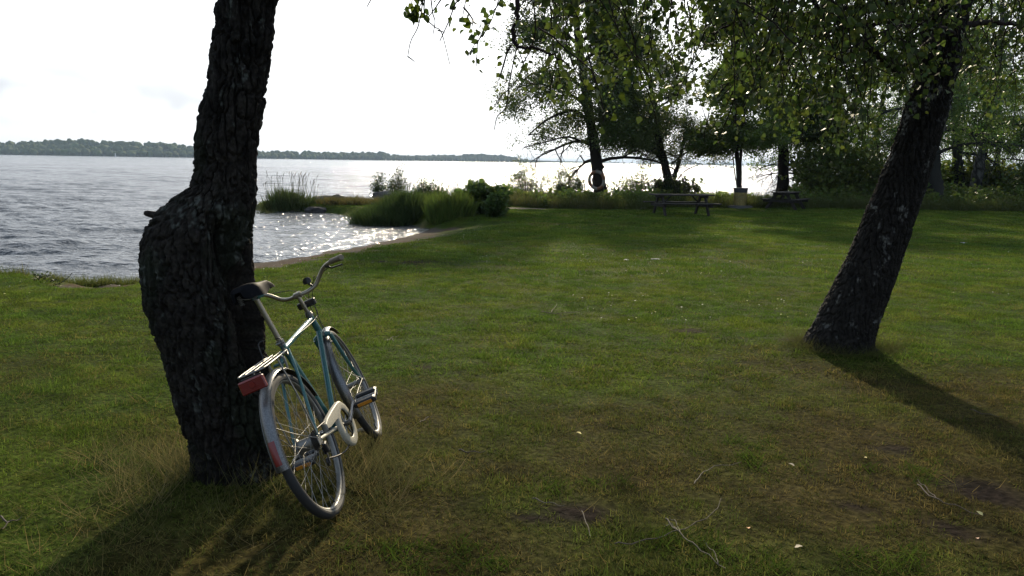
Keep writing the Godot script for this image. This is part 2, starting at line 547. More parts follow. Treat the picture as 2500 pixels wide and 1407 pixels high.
# ---------------------------------------------------------------- far shore
func build_far_shore() -> void:
	var rng := RandomNumberGenerator.new()
	rng.seed = 5150
	# lumpy crown shared by the trees of the far wood
	var nz := noise(3, 0.9, FastNoiseLite.TYPE_SIMPLEX_SMOOTH, 3)
	var leafm := vmat(0.9, 0.2)
	var crowns := []
	for variant in 4:
		var mb := MB.new()
		var rows := []
		for j in 9:
			var f := PI * j / 8.0
			var row := []
			for i in 15:
				var g := TAU * (i % 14) / 14.0
				var dir := Vector3(sin(f) * cos(g), -cos(f), sin(f) * sin(g))
				var r := 1.0 + 0.45 * nz.get_noise_3dv(dir * 2.2 + Vector3(variant * 9.0, 0, 0)) + rng.randf_range(-0.07, 0.07)
				row.append(Vector3(dir.x * r * 0.62, (dir.y * (r if variant < 3 else r * 1.2) + 0.9) * 0.55, dir.z * r * 0.62))
			row[14] = row[0]
			rows.append(row)
		mb.sheet(rows, true)
		crowns.append(mb.mesh(leafm))
	# skyline of the wood in the photograph: column, top and foot rows, distance
	var sky_line := [[-700, 352, 366, 1300], [-300, 348, 370, 1300], [0, 344, 375, 1300], [100, 343, 376, 1300], [190, 337, 377, 1300], [300, 341, 378, 1320], [400, 345, 380, 1350], [480, 352, 381, 1400], [620, 363, 385, 1500], [700, 367, 386, 1600], [840, 371, 389, 1750], [930, 371, 391, 1850], [985, 380, 392, 1950], [1100, 379, 394, 2200], [1180, 377, 396, 2250], [1240, 382, 397, 2300], [1275, 389, 398, 2350], [1310, 393, 398, 2500], [1420, 396, 399.5, 4200], [1650, 397, 401.5, 4400], [1720, 396, 402, 4400], [1780, 395, 402.5, 4400], [1850, 399, 403, 4400], [1930, 399, 404, 3600], [2200, 400, 408, 3600], [2700, 405, 415, 3400], [3400, 416, 426, 3200]]
	var spots := [[], [], [], []]
	var cols := [PackedColorArray(), PackedColorArray(), PackedColorArray(), PackedColorArray()]
	var mb2 := MB.new()
	var front := []
	var crest := []
	var back := []
	for i in sky_line.size():
		var s: Array = sky_line[i]
		var d: float = s[3]
		var p := at(s[0], 400, d)
		var high: float = (s[2] - s[1]) * d / FPX
		var tree := minf(10.0, high * 0.6)
		front.append(Vector3(p.x, WATER - 1.0, -d + 16.0))
		crest.append(Vector3(p.x, WATER + maxf(high - tree, 0.6), -d - 90.0))
		back.append(Vector3(p.x * 1.15, WATER + 2.0, -d * 1.15 - 200.0))
		if i + 1 < sky_line.size():
			var e: Array = sky_line[i + 1]
			var wide := absf(at(e[0], 400, e[3]).x - p.x)
			var count := int(wide / 2.6) if d < 3000 else int(wide / 18.0)
			for q in mini(count, 520):
				for layer in 3:
					var t := rng.randf()
					var dd := lerpf(d, e[3], t) - 22.0 + layer * 40.0 + rng.randf() * 34.0
					var u := lerpf(s[0], e[0], t)
					var hh := lerpf(s[2] - s[1], e[2] - e[1], t) * lerpf(d, e[3], t) / FPX
					var pp := at(u, 400, dd)
					var size := minf(10.0, hh * 0.6) * rng.randf_range(0.75, 1.15)
					var foot := maxf(hh - minf(10.0, hh * 0.6), 0.4) * (0.0 + 0.5 * layer)
					var v := rng.randi() % 4
					var wd := size * rng.randf_range(0.8, 1.25)
					spots[v].append(Transform3D(Basis(Vector3.UP, rng.randf() * TAU).scaled(Vector3(wd, size * 1.02, wd)), Vector3(pp.x, WATER + foot - size * 0.06, -dd)))
					var g := rng.randf_range(0.7, 1.25)
					cols[v].append(Color(0.055 * g, 0.075 * g * rng.randf_range(0.92, 1.08), 0.022 * g))
	for i in front.size():
		crest[i].z = minf(crest[i].z, front[i].z - 60.0)
	mb2.sheet([front, crest, back], true, Color(0.035, 0.045, 0.02))
	var o := part("far_shore", mb2, vmat(0.95, 0.2), self)
	tag(o, "low wooded hills along the far side of the lake", "hills", "", "structure")
	for v in 4:
		var f := many("far_forest", crowns[v], spots[v], cols[v], self)
		tag(f, "hazy wood along the far shore of the lake", "forest", "wood on the far shore", "stuff")
	var buoy := thing("channel_marker", "tiny white channel marker by the far shore", "marker", Vector3(at(281, 378, 1230).x, WATER, -1230))
	var bm := MB.new()
	bm.tube([Vector3(0, -0.5, 0), Vector3(0, 1.2, 0), Vector3(0, 1.5, 0), Vector3(0, 4.6, 0), Vector3(0, 5.0, 0)], [1.0, 1.0, 0.5, 0.45, 0.2], 10)
	part("body", bm, mat(lin(0.8, 0.8, 0.78), 0.5), buoy)

# ---------------------------------------------------------------- leaves and trees
var bark_m: StandardMaterial3D
var leaf_m: StandardMaterial3D
var leaf_mesh: ArrayMesh
var curled_mesh: ArrayMesh
var spray_mesh := []          # leafy twigs of small leaves
var long_spray := []          # hanging leafy twigs
var broad_spray := []

func add_leaf(mb: MB, o: Vector3, b: Basis, size: float, slim: float = 0.42) -> void:
	var pts := [Vector3(0, 0, 0), Vector3(-slim, 0.30, 0.10), Vector3(-slim * 0.72, 0.62, 0.07), Vector3(0, 1.0, -0.10), Vector3(slim * 0.72, 0.62, 0.07), Vector3(slim, 0.30, 0.10), Vector3(0, 0.45, 0.0)]
	var k := mb.v.size()
	for p in pts:
		mb.v.append(o + b * (p * size))
		mb.n.append((b * Vector3(-p.x * 0.4, 0.1, 1.0)).normalized())
		mb.c.append(Color.WHITE)
	for i in 6:
		mb.ix.append_array(PackedInt32Array([k + 6, k + i, k + (i + 1) % 6]))

func random_basis(rng: RandomNumberGenerator) -> Basis:
	return Basis(Quaternion(rng.randfn(), rng.randfn(), rng.randfn(), rng.randfn()).normalized())

func make_leaf_meshes() -> void:
	leaf_m = vmat(0.45, 0.40, 1.0)
	leaf_m.resource_name = "leaf"
	bark_m = vmat(0.9, 0.25)
	grained(bark_m, grain(21, 0.06, 256, 0.5, 1.0, 4), 3.0, 0.6)
	var mb := MB.new()
	add_leaf(mb, Vector3.ZERO, Basis.IDENTITY, 1.0)
	leaf_mesh = mb.mesh(leaf_m)
	mb = MB.new()
	add_leaf(mb, Vector3.ZERO, Basis.IDENTITY, 1.0, 0.36)
	for i in mb.v.size():
		var q := mb.v[i]
		mb.v[i] = Vector3(q.x, q.y * 0.93, q.z * 2.2 + 0.34 * q.y * q.y)
		mb.n[i] = (mb.n[i] + Vector3(-q.x * 0.5, -0.55 * q.y, 0)).normalized()
	curled_mesh = mb.mesh(leaf_m)
	var rng := RandomNumberGenerator.new()
	rng.seed = 8
	for v in 4:
		mb = MB.new()
		for i in 16:
			var t := rng.randf()
			var dir := Vector3(rng.randfn(), rng.randfn() * 0.8 - 0.2, rng.randfn()).normalized()
			var o := Vector3(rng.randfn() * 0.13, (t - 0.5) * 0.36, rng.randfn() * 0.13)
			add_leaf(mb, o, Basis(Quaternion(Vector3.UP, dir)) * Basis(Vector3.UP, rng.randf() * TAU), rng.randf_range(0.055, 0.10), 0.36)
		spray_mesh.append(mb.mesh(leaf_m))
		mb = MB.new()
		for i in 18:
			var t := i / 17.0
			var dir := Vector3(rng.randfn() * 0.6, -0.8, rng.randfn() * 0.6).normalized()
			var o := Vector3(rng.randfn() * 0.05 + 0.04 * sin(t * 5.0), -t * 0.75, rng.randfn() * 0.05)
			add_leaf(mb, o, Basis(Quaternion(Vector3.UP, dir)) * Basis(Vector3.UP, rng.randf() * TAU), rng.randf_range(0.05, 0.085), 0.38)
		long_spray.append(mb.mesh(leaf_m))
		mb = MB.new()
		for i in 9:
			var g := rng.randf() * TAU
			var dir := Vector3(cos(g), rng.randf_range(-0.25, 0.7), sin(g)).normalized()
			add_leaf(mb, dir * rng.randf_range(0.0, 0.13) + Vector3(0, rng.randf_range(-0.1, 0.1), 0), Basis(Quaternion(Vector3.UP, dir)) * Basis(Vector3.UP, rng.randf() * TAU), rng.randf_range(0.09, 0.16), 0.42)
		broad_spray.append(mb.mesh(leaf_m))

func leaf_color(rng: RandomNumberGenerator, base: Vector3, spread: float = 0.25) -> Color:
	var g := rng.randf_range(1.0 - spread, 1.0 + spread)
	var y := rng.randf_range(0.85, 1.2)
	return Color(base.x * g * y, base.y * g, base.z * g)

func smooth_path(pts: Array, per: int) -> Array:
	var out := []
	var m := pts.size()
	for i in m - 1:
		var p0: Vector3 = pts[maxi(i - 1, 0)]
		var p3: Vector3 = pts[mini(i + 2, m - 1)]
		for k in per:
			out.append((pts[i] as Vector3).cubic_interpolate(pts[i + 1], p0, p3, float(k) / per))
	out.append(pts[m - 1])
	return out

func taper(m: int, r0: float, r1: float, pw: float = 1.0) -> Array:
	var out := []
	for i in m:
		out.append(lerpf(r0, r1, pow(float(i) / maxi(m - 1, 1), pw)))
	return out

# a branch that leaves p along dir, bends up or down and carries side twigs; returns the places where leaves grow
func grow(mb: MB, rng: RandomNumberGenerator, p: Vector3, dir: Vector3, len_: float, r: float, bend: float, depth: int, col: Color, tips: Array) -> void:
	var steps := 6
	var pts := [p]
	var q := p
	var d := dir.normalized()
	for i in steps:
		d = (d + Vector3(rng.randfn() * 0.16, bend / steps * 2.0 + rng.randfn() * 0.08, rng.randfn() * 0.16)).normalized()
		q += d * len_ / steps
		pts.append(q)
		if depth > 0 and i >= 1:
			for s in 1 + (rng.randi() % 2):
				var side := (d + Vector3(rng.randfn(), rng.randfn() * 0.6, rng.randfn()).normalized() * 1.1).normalized()
				grow(mb, rng, q, side, len_ * rng.randf_range(0.35, 0.6), r * (1.0 - 0.11 * i) * 0.5, bend * 1.2, depth - 1, col, tips)
		if depth <= 1 and i >= 2:
			tips.append(q)
	mb.tube(pts, taper(pts.size(), r, r * 0.25), 5 if r < 0.03 else 7, col, false)

# rugged stem through rows of (centre, half width, half depth); colouring and grooves by callables
func rugged(rows: Array, sides: int, step: float, plate: float, depth: float, seed_: int, tint: Callable, groove = null) -> MB:
	var mb := MB.new()
	var cell := noise(seed_, 1.0, FastNoiseLite.TYPE_CELLULAR, 1)
	cell.cellular_distance_function = FastNoiseLite.DISTANCE_EUCLIDEAN
	cell.cellular_return_type = FastNoiseLite.RETURN_DISTANCE2_SUB
	cell.cellular_jitter = 1.0
	var f1 := noise(seed_ + 1, 3.0, FastNoiseLite.TYPE_SIMPLEX_SMOOTH, 4)
	var f2 := noise(seed_ + 2, 22.0, FastNoiseLite.TYPE_SIMPLEX_SMOOTH, 3)
	var lo: float = rows[0][0].y
	var hi: float = rows[rows.size() - 1][0].y
	var ys := PackedFloat32Array()
	var y := lo
	while y < hi:
		ys.append(y)
		y += step if y < 2.9 else 0.12
	ys.append(hi)
	var m := ys.size()
	var w := sides + 1
	mb.v.resize(m * w); mb.n.resize(m * w); mb.c.resize(m * w); mb.ix.resize((m - 1) * sides * 6)
	var s := 0
	for j in m:
		while s < rows.size() - 2 and rows[s + 1][0].y < ys[j]: s += 1
		var t := clampf((ys[j] - rows[s][0].y) / maxf(rows[s + 1][0].y - rows[s][0].y, 1e-4), 0.0, 1.0)
		var t2 := t
		var c: Vector3 = rows[s][0].cubic_interpolate(rows[s + 1][0], rows[maxi(s - 1, 0)][0], rows[mini(s + 2, rows.size() - 1)][0], t2)
		var hw := lerpf(rows[s][1], rows[s + 1][1], t)
		var hd := lerpf(rows[s][2], rows[s + 1][2], t)
		for k in sides:
			var g := TAU * k / sides
			var dir := Vector3(cos(g), 0, -sin(g))
			var p := Vector3(c.x + dir.x * hw, ys[j], c.z + dir.z * hd)
			var wx := f1.get_noise_3dv(p * 1.3) * 0.9
			var wy := f1.get_noise_3d(p.z * 2.0, p.x * 2.0, p.y * 2.0) * 0.8
			var e := cell.get_noise_3d(p.x * plate + wx, p.y * plate * 0.12 + wy, p.z * plate + wx) + 1.0
			var e2 := cell.get_noise_3d(p.x * plate * 2.3 + wy + 7.0, p.y * plate * 0.5, p.z * plate * 2.3) + 1.0
			var top := 0.6 + 0.5 * f1.get_noise_3d(p.x * 2.6, p.y * 1.1 + 3.0, p.z * 2.6)       # some plates stand prouder than others
			var dep := depth * (smoothstep(0.0, 0.17, e) * (0.7 + top) - 1.0) + depth * 0.28 * (smoothstep(0.0, 0.35, e2) - 0.7)
			dep += f1.get_noise_3dv(p) * depth * 0.55 + f2.get_noise_3d(p.x * 1.5, p.y * 0.8, p.z * 1.5) * depth * 0.5
			if groove != null: dep -= groove.call(g, ys[j], hw)
			if ys[j] > 2.9: dep *= 0.6
			p += Vector3(dir.x, f2.get_noise_3d(p.z, p.x, p.y) * 0.25, dir.z) * dep
			mb.v[j * w + k] = p
			mb.c[j * w + k] = tint.call(p, dir, e, f1, f2)
		mb.v[j * w + sides] = mb.v[j * w]
		mb.c[j * w + sides] = mb.c[j * w]
	for j in m:
		for k in w:
			var du := mb.v[j * w + (k + 1) % sides] - mb.v[j * w + (k - 1 + sides) % sides]
			var dv := mb.v[mini(j + 1, m - 1) * w + k] - mb.v[maxi(j - 1, 0) * w + k]
			mb.n[j * w + k] = du.cross(dv).normalized()
	var i := 0
	for j in m - 1:
		for k in sides:
			var p := j * w + k
			var q := p + w
			mb.ix[i] = p; mb.ix[i + 1] = q; mb.ix[i + 2] = p + 1; mb.ix[i + 3] = p + 1; mb.ix[i + 4] = q; mb.ix[i + 5] = q + 1
			i += 6
	return mb

func rows_from(outline: Array, z: float, squash: float) -> Array:      # outline: [row, left column, right column] from top to foot
	var rows := []
	for o in outline:
		var a := at(o[1], o[0], -z)
		var b := at(o[2], o[0], -z)
		rows.append([(a + b) / 2.0, (b.x - a.x) / 2.0, (b.x - a.x) / 2.0 * squash])
	rows.reverse()
	return rows

func upper_crown(root: Node3D, rng: RandomNumberGenerator, from: Array, count: int, col: Vector3, wood: Color, limbs: int, reach: float) -> void:
	var tips := []
	for i in limbs:
		var mb := MB.new()
		var p: Vector3 = from[i % from.size()]
		var g := rng.randf() * TAU
		grow(mb, rng, p, Vector3(cos(g), rng.randf_range(0.15, 0.9), sin(g)), reach * rng.randf_range(0.7, 1.1), 0.07, -0.15, 2, wood, tips)
		part("limb", mb, bark_m, root)
	var spots := []
	var cols := PackedColorArray()
	for i in count:
		var p: Vector3 = tips[rng.randi() % tips.size()]
		if p.y < 3.6: continue
		spots.append(Transform3D(Basis(Vector3.UP, rng.randf() * TAU).scaled(Vector3.ONE * rng.randf_range(0.9, 1.5)), p + Vector3(rng.randfn(), rng.randfn() * 0.6, rng.randfn()) * 0.22))
		cols.append(leaf_color(rng, col))
	many("crown", long_spray[0], spots, cols, root)

func build_old_tree() -> void:
	# the big knotted trunk that the bicycle leans on
	var z := -3.88
	var outline := [[0, 536, 678], [60, 530, 668], [130, 520, 662], [210, 507, 650], [290, 491, 637], [370, 477, 625], [420, 476, 620], [452, 470, 620], [468, 452, 620], [485, 428, 617], [510, 400, 615], [540, 376, 613], [570, 358, 612], [600, 350, 611], [650, 347, 611], [700, 353, 617], [750, 363, 630], [800, 376, 640], [850, 397, 643], [900, 410, 650], [950, 425, 656], [1000, 440, 662], [1050, 455, 668], [1100, 470, 673], [1150, 468, 684], [1195, 452, 712], [1235, 425, 745], [1270, 405, 770]]
	var rows := rows_from(outline, z, 0.80)
	var root := thing("old_birch_tree", "thick dark knotted birch trunk with the bicycle leaning on it", "tree", Vector3(rows[0][0].x, 0, z))
	for r in rows: r[0] -= root.position
	var top: Vector3 = rows[rows.size() - 1][0]
	rows.append([top + Vector3(0.16, 0.9, 0.0), 0.135, 0.125])
	rows.append([top + Vector3(0.30, 2.2, 0.05), 0.12, 0.12])
	rows.append([top + Vector3(0.30, 4.4, 0.10), 0.10, 0.10])
	rows.append([top + Vector3(0.40, 6.6, 0.10), 0.05, 0.05])
	var gy := []
	for q in [[520, 520], [560, 540], [650, 556], [700, 578], [800, 600], [900, 625], [1000, 640]]:
		var p := at(q[0 + 1], q[0], -z - 0.15)
		gy.append(Vector2(p.y, p.x - root.position.x))
	gy.reverse()
	var groove := func(g: float, y: float, hw: float) -> float:
		if y < gy[0].x or y > gy[gy.size() - 1].x or sin(g) > 0.0: return 0.0
		var k := 0
		while k < gy.size() - 2 and gy[k + 1].x < y: k += 1
		var gx := lerpf(gy[k].y, gy[k + 1].y, clampf((y - gy[k].x) / (gy[k + 1].x - gy[k].x), 0.0, 1.0))
		var s := 0
		while s < rows.size() - 2 and rows[s + 1][0].y < y: s += 1
		var t: float = (y - rows[s][0].y) / (rows[s + 1][0].y - rows[s][0].y)
		var x: float = lerpf(rows[s][0].x, rows[s + 1][0].x, t) + cos(g) * hw
		var win: float = smoothstep(gy[0].x, gy[0].x + 0.15, y) * (1.0 - smoothstep(gy[gy.size() - 1].x - 0.12, gy[gy.size() - 1].x, y))
		return 0.11 * exp(-pow((x - gx) / 0.042, 2.0)) * win
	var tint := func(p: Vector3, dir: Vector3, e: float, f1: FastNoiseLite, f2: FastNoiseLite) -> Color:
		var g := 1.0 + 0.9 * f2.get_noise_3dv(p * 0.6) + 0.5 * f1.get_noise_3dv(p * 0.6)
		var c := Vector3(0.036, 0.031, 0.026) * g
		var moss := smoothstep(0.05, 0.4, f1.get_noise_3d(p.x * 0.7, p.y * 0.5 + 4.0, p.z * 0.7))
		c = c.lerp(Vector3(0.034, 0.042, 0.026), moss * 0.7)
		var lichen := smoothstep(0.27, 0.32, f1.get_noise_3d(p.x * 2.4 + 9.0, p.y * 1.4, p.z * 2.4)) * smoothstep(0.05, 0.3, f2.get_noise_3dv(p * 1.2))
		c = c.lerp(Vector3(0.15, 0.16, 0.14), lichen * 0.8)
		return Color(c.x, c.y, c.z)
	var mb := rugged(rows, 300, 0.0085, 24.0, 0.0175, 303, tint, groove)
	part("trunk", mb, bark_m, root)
	# broken stubs on the shoulder and under it
	var stub := MB.new()
	var s0 := at(420, 540, -z) - root.position
	var s1 := at(378, 526, -z + 0.02) - root.position
	var s2 := at(352, 520, -z + 0.02) - root.position
	stub.tube(smooth_path([s0, s1, s2], 4), [0.024, 0.023, 0.022, 0.021, 0.020, 0.017, 0.016, 0.014, 0.010], 9, Color(0.06, 0.05, 0.04))
	part("broken_stub", stub, bark_m, root)
	var stub2 := MB.new()
	stub2.tube([at(492, 372, -z) - root.position, at(480, 360, -z) - root.position, at(474, 350, -z) - root.position], [0.03, 0.018, 0.006], 7, Color(0.05, 0.045, 0.04))
	part("broken_stub", stub2, bark_m, root)
	var rng := RandomNumberGenerator.new()
	rng.seed = 11
	var from := []
	for k in 9:
		from.append(top + Vector3(0.30, 2.0 + k * 0.5, 0.08))
	upper_crown(root, rng, from, 1300, Vector3(0.055, 0.085, 0.02), Color(0.05, 0.045, 0.04), 9, 2.6)

func hang_bottom(u: float) -> float:          # how far down the hanging twigs reach, by column of the photograph
	var t := [[900, -60], [1000, 10], [1090, 50], [1130, 110], [1180, 165], [1215, 260], [1245, 345], [1280, 405], [1330, 410], [1380, 390], [1430, 415], [1480, 320], [1560, 255], [1650, 260], [1720, 330], [1760, 375], [1800, 400], [1850, 330], [1900, 390], [1960, 330], [2020, 390], [2100, 410], [2160, 330], [2230, 190], [2300, 210], [2360, 180], [2420, 330], [2520, 340], [2900, 300]]
	for i in t.size() - 1:
		if u < t[i + 1][0]:
			return lerpf(t[i][1], t[i + 1][1], clampf((u - t[i][0]) / (t[i + 1][0] - t[i][0]), 0.0, 1.0))
	return 300.0

func build_leaning_birch() -> void:
	var z := -7.12
	var outline := [[0, 2278, 2374], [100, 2253, 2350], [200, 2234, 2328], [300, 2203, 2302], [400, 2168, 2272], [500, 2126, 2242], [600, 2085, 2207], [700, 2038, 2173], [800, 1988, 2137], [850, 1960, 2128], [872, 1938, 2140], [900, 1900, 2168]]
	var rows := rows_from(outline, z, 0.92)
	var root := thing("leaning_birch_tree", "leaning dark birch with pale bark patches and long hanging leafy branches", "tree", Vector3(rows[0][0].x, 0, z))
	for r in rows: r[0] -= root.position
	var top: Vector3 = rows[rows.size() - 1][0]
	rows.append([top + Vector3(0.28, 0.7, 0.0), 0.155, 0.15])
	rows.append([top + Vector3(0.55, 1.8, 0.05), 0.135, 0.13])
	rows.append([top + Vector3(0.85, 3.6, 0.10), 0.10, 0.10])
	rows.append([top + Vector3(1.0, 5.6, 0.10), 0.05, 0.05])
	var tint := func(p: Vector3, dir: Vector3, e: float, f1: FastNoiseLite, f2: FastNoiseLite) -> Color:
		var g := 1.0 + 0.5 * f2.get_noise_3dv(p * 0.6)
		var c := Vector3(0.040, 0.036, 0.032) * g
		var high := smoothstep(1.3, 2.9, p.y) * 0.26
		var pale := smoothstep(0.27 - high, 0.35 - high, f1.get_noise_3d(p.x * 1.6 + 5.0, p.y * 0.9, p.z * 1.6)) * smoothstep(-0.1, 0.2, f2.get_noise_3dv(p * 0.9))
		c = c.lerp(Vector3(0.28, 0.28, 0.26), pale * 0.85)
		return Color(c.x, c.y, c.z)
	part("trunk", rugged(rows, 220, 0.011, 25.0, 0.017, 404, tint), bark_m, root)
	var root_mb := MB.new()
	var r0 := at(1985, 862, 7.15) - root.position
	root_mb.tube(smooth_path([r0 + Vector3(0.15, 0.12, 0), r0, r0 + Vector3(-0.18, -0.06, 0.05), r0 + Vector3(-0.36, -0.12, 0.05)], 4), taper(13, 0.09, 0.025), 9, Color(0.06, 0.04, 0.03))
	part("root", root_mb, bark_m, root)
	for q in [[2010, 880, -0.22, 0.26], [2085, 885, 0.02, 0.30], [2128, 872, 0.30, 0.12]]:
		var r1 := at(q[0], q[1], 7.0) - root.position
		root_mb = MB.new()
		root_mb.tube(smooth_path([r1 + Vector3(-q[2] * 0.3, 0.16, -0.10), r1 + Vector3(0, 0.03, 0), r1 + Vector3(q[2] * 0.6, -0.05, q[3] * 0.6), r1 + Vector3(q[2], -0.12, q[3])], 4), taper(13, 0.085, 0.025), 9, Color(0.05, 0.042, 0.035))
		part("root", root_mb, bark_m, root)

	var rng := RandomNumberGenerator.new()
	rng.seed = 2024
	var wood := Color(0.045, 0.035, 0.03)
	var limbs := [
		[[[2290, 90, 7.0], [2240, 138, 6.85], [2198, 172, 6.75], [2160, 150, 6.7], [2085, 85, 6.5], [1990, 5, 6.3], [1900, -70, 6.1]], 0.046, 1.0],
		[[[2222, 152, 6.8], [2205, 120, 6.8], [2185, 60, 6.75], [2165, 0, 6.7], [2150, -80, 6.6]], 0.028, 0.5],
		[[[2390, -90, 7.1], [2180, -190, 6.4], [1850, -190, 5.6], [1500, -165, 5.0], [1260, -140, 4.6], [1060, -70, 4.3]], 0.055, 1.3],
		[[[2400, -150, 7.1], [2000, -260, 6.7], [1600, -250, 6.2], [1370, -190, 5.7], [1220, -100, 5.3]], 0.05, 1.2],
		[[[2310, 0, 7.1], [2100, 15, 6.6], [1900, 42, 6.2], [1800, 55, 6.0], [1735, 85, 5.9]], 0.022, 0.7],
		[[[2320, 40, 7.0], [2060, 70, 7.0], [1930, 108, 6.9], [1860, 135, 6.8], [1800, 178, 6.7], [1752, 225, 6.6]], 0.018, 0.7],
		[[[2360, 0, 7.1], [2430, -60, 6.6], [2530, -80, 6.0], [2680, -40, 5.6]], 0.04, 1.2],
		[[[2350, 60, 7.15], [2440, 55, 7.4], [2540, 70, 7.8], [2640, 110, 8.2]], 0.03, 1.0],
		[[[1320, -145, 4.7], [1272, -30, 4.62], [1262, 40, 4.6], [1252, 90, 4.6], [1266, 116, 4.6], [1310, 118, 4.6], [1352, 138, 4.58], [1392, 160, 4.55]], 0.017, 0.5],
		[[[2380, -60, 7.0], [2200, -120, 6.0], [2000, -130, 5.4], [1800, -110, 5.0], [1640, -60, 4.8], [1580, 20, 4.7]], 0.035, 1.2],
		[[[2400, -60, 7.2], [2150, -110, 8.2], [1900, -90, 9.0], [1650, -60, 9.4], [1450, -30, 9.6], [1300, 10, 9.7]], 0.045, 0.75],
		[[[2390, -30, 7.2], [2250, -60, 8.6], [2080, -40, 9.8], [1900, 10, 10.6], [1760, 60, 11.0]], 0.04, 0.75],
		[[[2400, -80, 7.2], [2440, -120, 8.6], [2520, -110, 10.0], [2600, -60, 11.0]], 0.035, 0.8],
		[[[2330, 80, 6.9], [2250, 60, 6.3], [2150, 80, 5.9], [2060, 130, 5.7]], 0.018, 0.9],
	]
	var leaves := []
	var twigs := MB.new()
	for l in limbs:
		var pts := []
		for q in l[0]: pts.append(at(q[0], q[1], q[2]))
		var path := smooth_path(pts, 8)
		var rel := []
		for p in path: rel.append(p - root.position + Vector3(rng.randfn(), rng.randfn(), rng.randfn()) * 0.006)
		var mb := MB.new()
		mb.tube(rel, taper(rel.size(), l[1], l[1] * 0.22), 8, wood)
		part("limb", mb, bark_m, root)
		# twigs that hang from it
		var run := 0.0
		for i in range(4, path.size()):
			run += path[i].distance_to(path[i - 1]) * 13.0 * l[2]
			while run > 1.0:
				run -= 1.0
				twig(rng, path[i] + Vector3(rng.randfn() * 0.16, 0, rng.randfn() * 0.22), rng.randf_range(0.3, 1.05), twigs, leaves, root.position, wood, 1.0)
	# bare-tipped twigs at the outer end
	for q in [[[1000, -60, 4.3], [1030, -10, 4.3], [1022, 60, 4.3], [1003, 100, 4.3], [995, 140, 4.3]], [[995, 138, 4.3], [1004, 144, 4.3], [1012, 151, 4.3]], [[1040, -30, 4.3], [1036, 35, 4.3], [1060, 65, 4.3], [1078, 80, 4.3], [1098, 157, 4.3]], [[1048, -40, 4.3], [1056, 30, 4.3], [1062, 52, 4.3], [1057, 84, 4.3]], [[1068, 74, 4.3], [1078, 77, 4.3], [1086, 79, 4.3]], [[930, -50, 4.3], [905, 0, 4.3], [895, 18, 4.3]], [[1262, 112, 4.6], [1244, 200, 4.6], [1236, 260, 4.58], [1214, 285, 4.58], [1207, 317, 4.58]], [[1240, 118, 4.6], [1228, 160, 4.6], [1214, 205, 4.6]]]:
		var pts := []
		for e in q: pts.append(at(e[0], e[1], e[2]) - root.position)
		var path := smooth_path(pts, 5)
		twigs.tube(path, taper(path.size(), 0.0042, 0.0022), 5, wood)
	for i in 26:
		var p := at(rng.randf_range(985, 1045), rng.randf_range(-40, 45), 4.3)
		leaves.append(Transform3D(Basis(Quaternion(Vector3.UP, Vector3(rng.randfn() * 0.5, -1, rng.randfn() * 0.5).normalized())) * Basis(Vector3.UP, rng.randf() * TAU).scaled(Vector3.ONE * rng.randf_range(0.035, 0.055)), p - root.position))
	part("twigs", twigs, bark_m, root).set_meta("kind", "stuff")
	# the leaves that show largest are parts of their own, the rest one mass
	leaves.sort_custom(func(a, b): return a.origin.z + 0.0 > b.origin.z)
	var n_own := 0
	var rest := []
	var cols := PackedColorArray()
	var leaf_kinds := []
	for k in 5:
		var lmb := MB.new()
		add_leaf(lmb, Vector3.ZERO, Basis.IDENTITY, 1.0, 0.40 + 0.02 * k)
		for i in lmb.c.size(): lmb.c[i] = Color(0.034 + 0.011 * k, 0.056 + 0.013 * k, 0.014)
		leaf_kinds.append(lmb.mesh(leaf_m))
	for t in leaves:
		var wp: Vector3 = t.origin + root.position
		var px: Vector3 = cam_basis.inverse() * (wp - Vector3(0, EYE, 0))
		var shown := absf(px.x / px.z) < 0.63 and absf(px.y / px.z) < 0.353
		if shown and n_own < 300:
			n_own += 1
			var o := hang("leaf", leaf_kinds[rng.randi() % 5], root)
			o.transform = t
		else:
			rest.append(t)
			cols.append(leaf_color(rng, Vector3(0.058, 0.088, 0.018), 0.5))
	var half_n := rest.size() / 2
	many("foliage", leaf_mesh, rest.slice(0, half_n), cols.slice(0, half_n), root)
	many("foliage", curled_mesh, rest.slice(half_n), cols.slice(half_n), root)
	var from := []
	for k in 9:
		from.append(top + Vector3(0.5 + 0.05 * k, 1.6 + k * 0.45, 0.08))
	upper_crown(root, rng, from, 1500, Vector3(0.06, 0.09, 0.02), wood, 9, 2.8)
	print("birch leaves ", leaves.size())

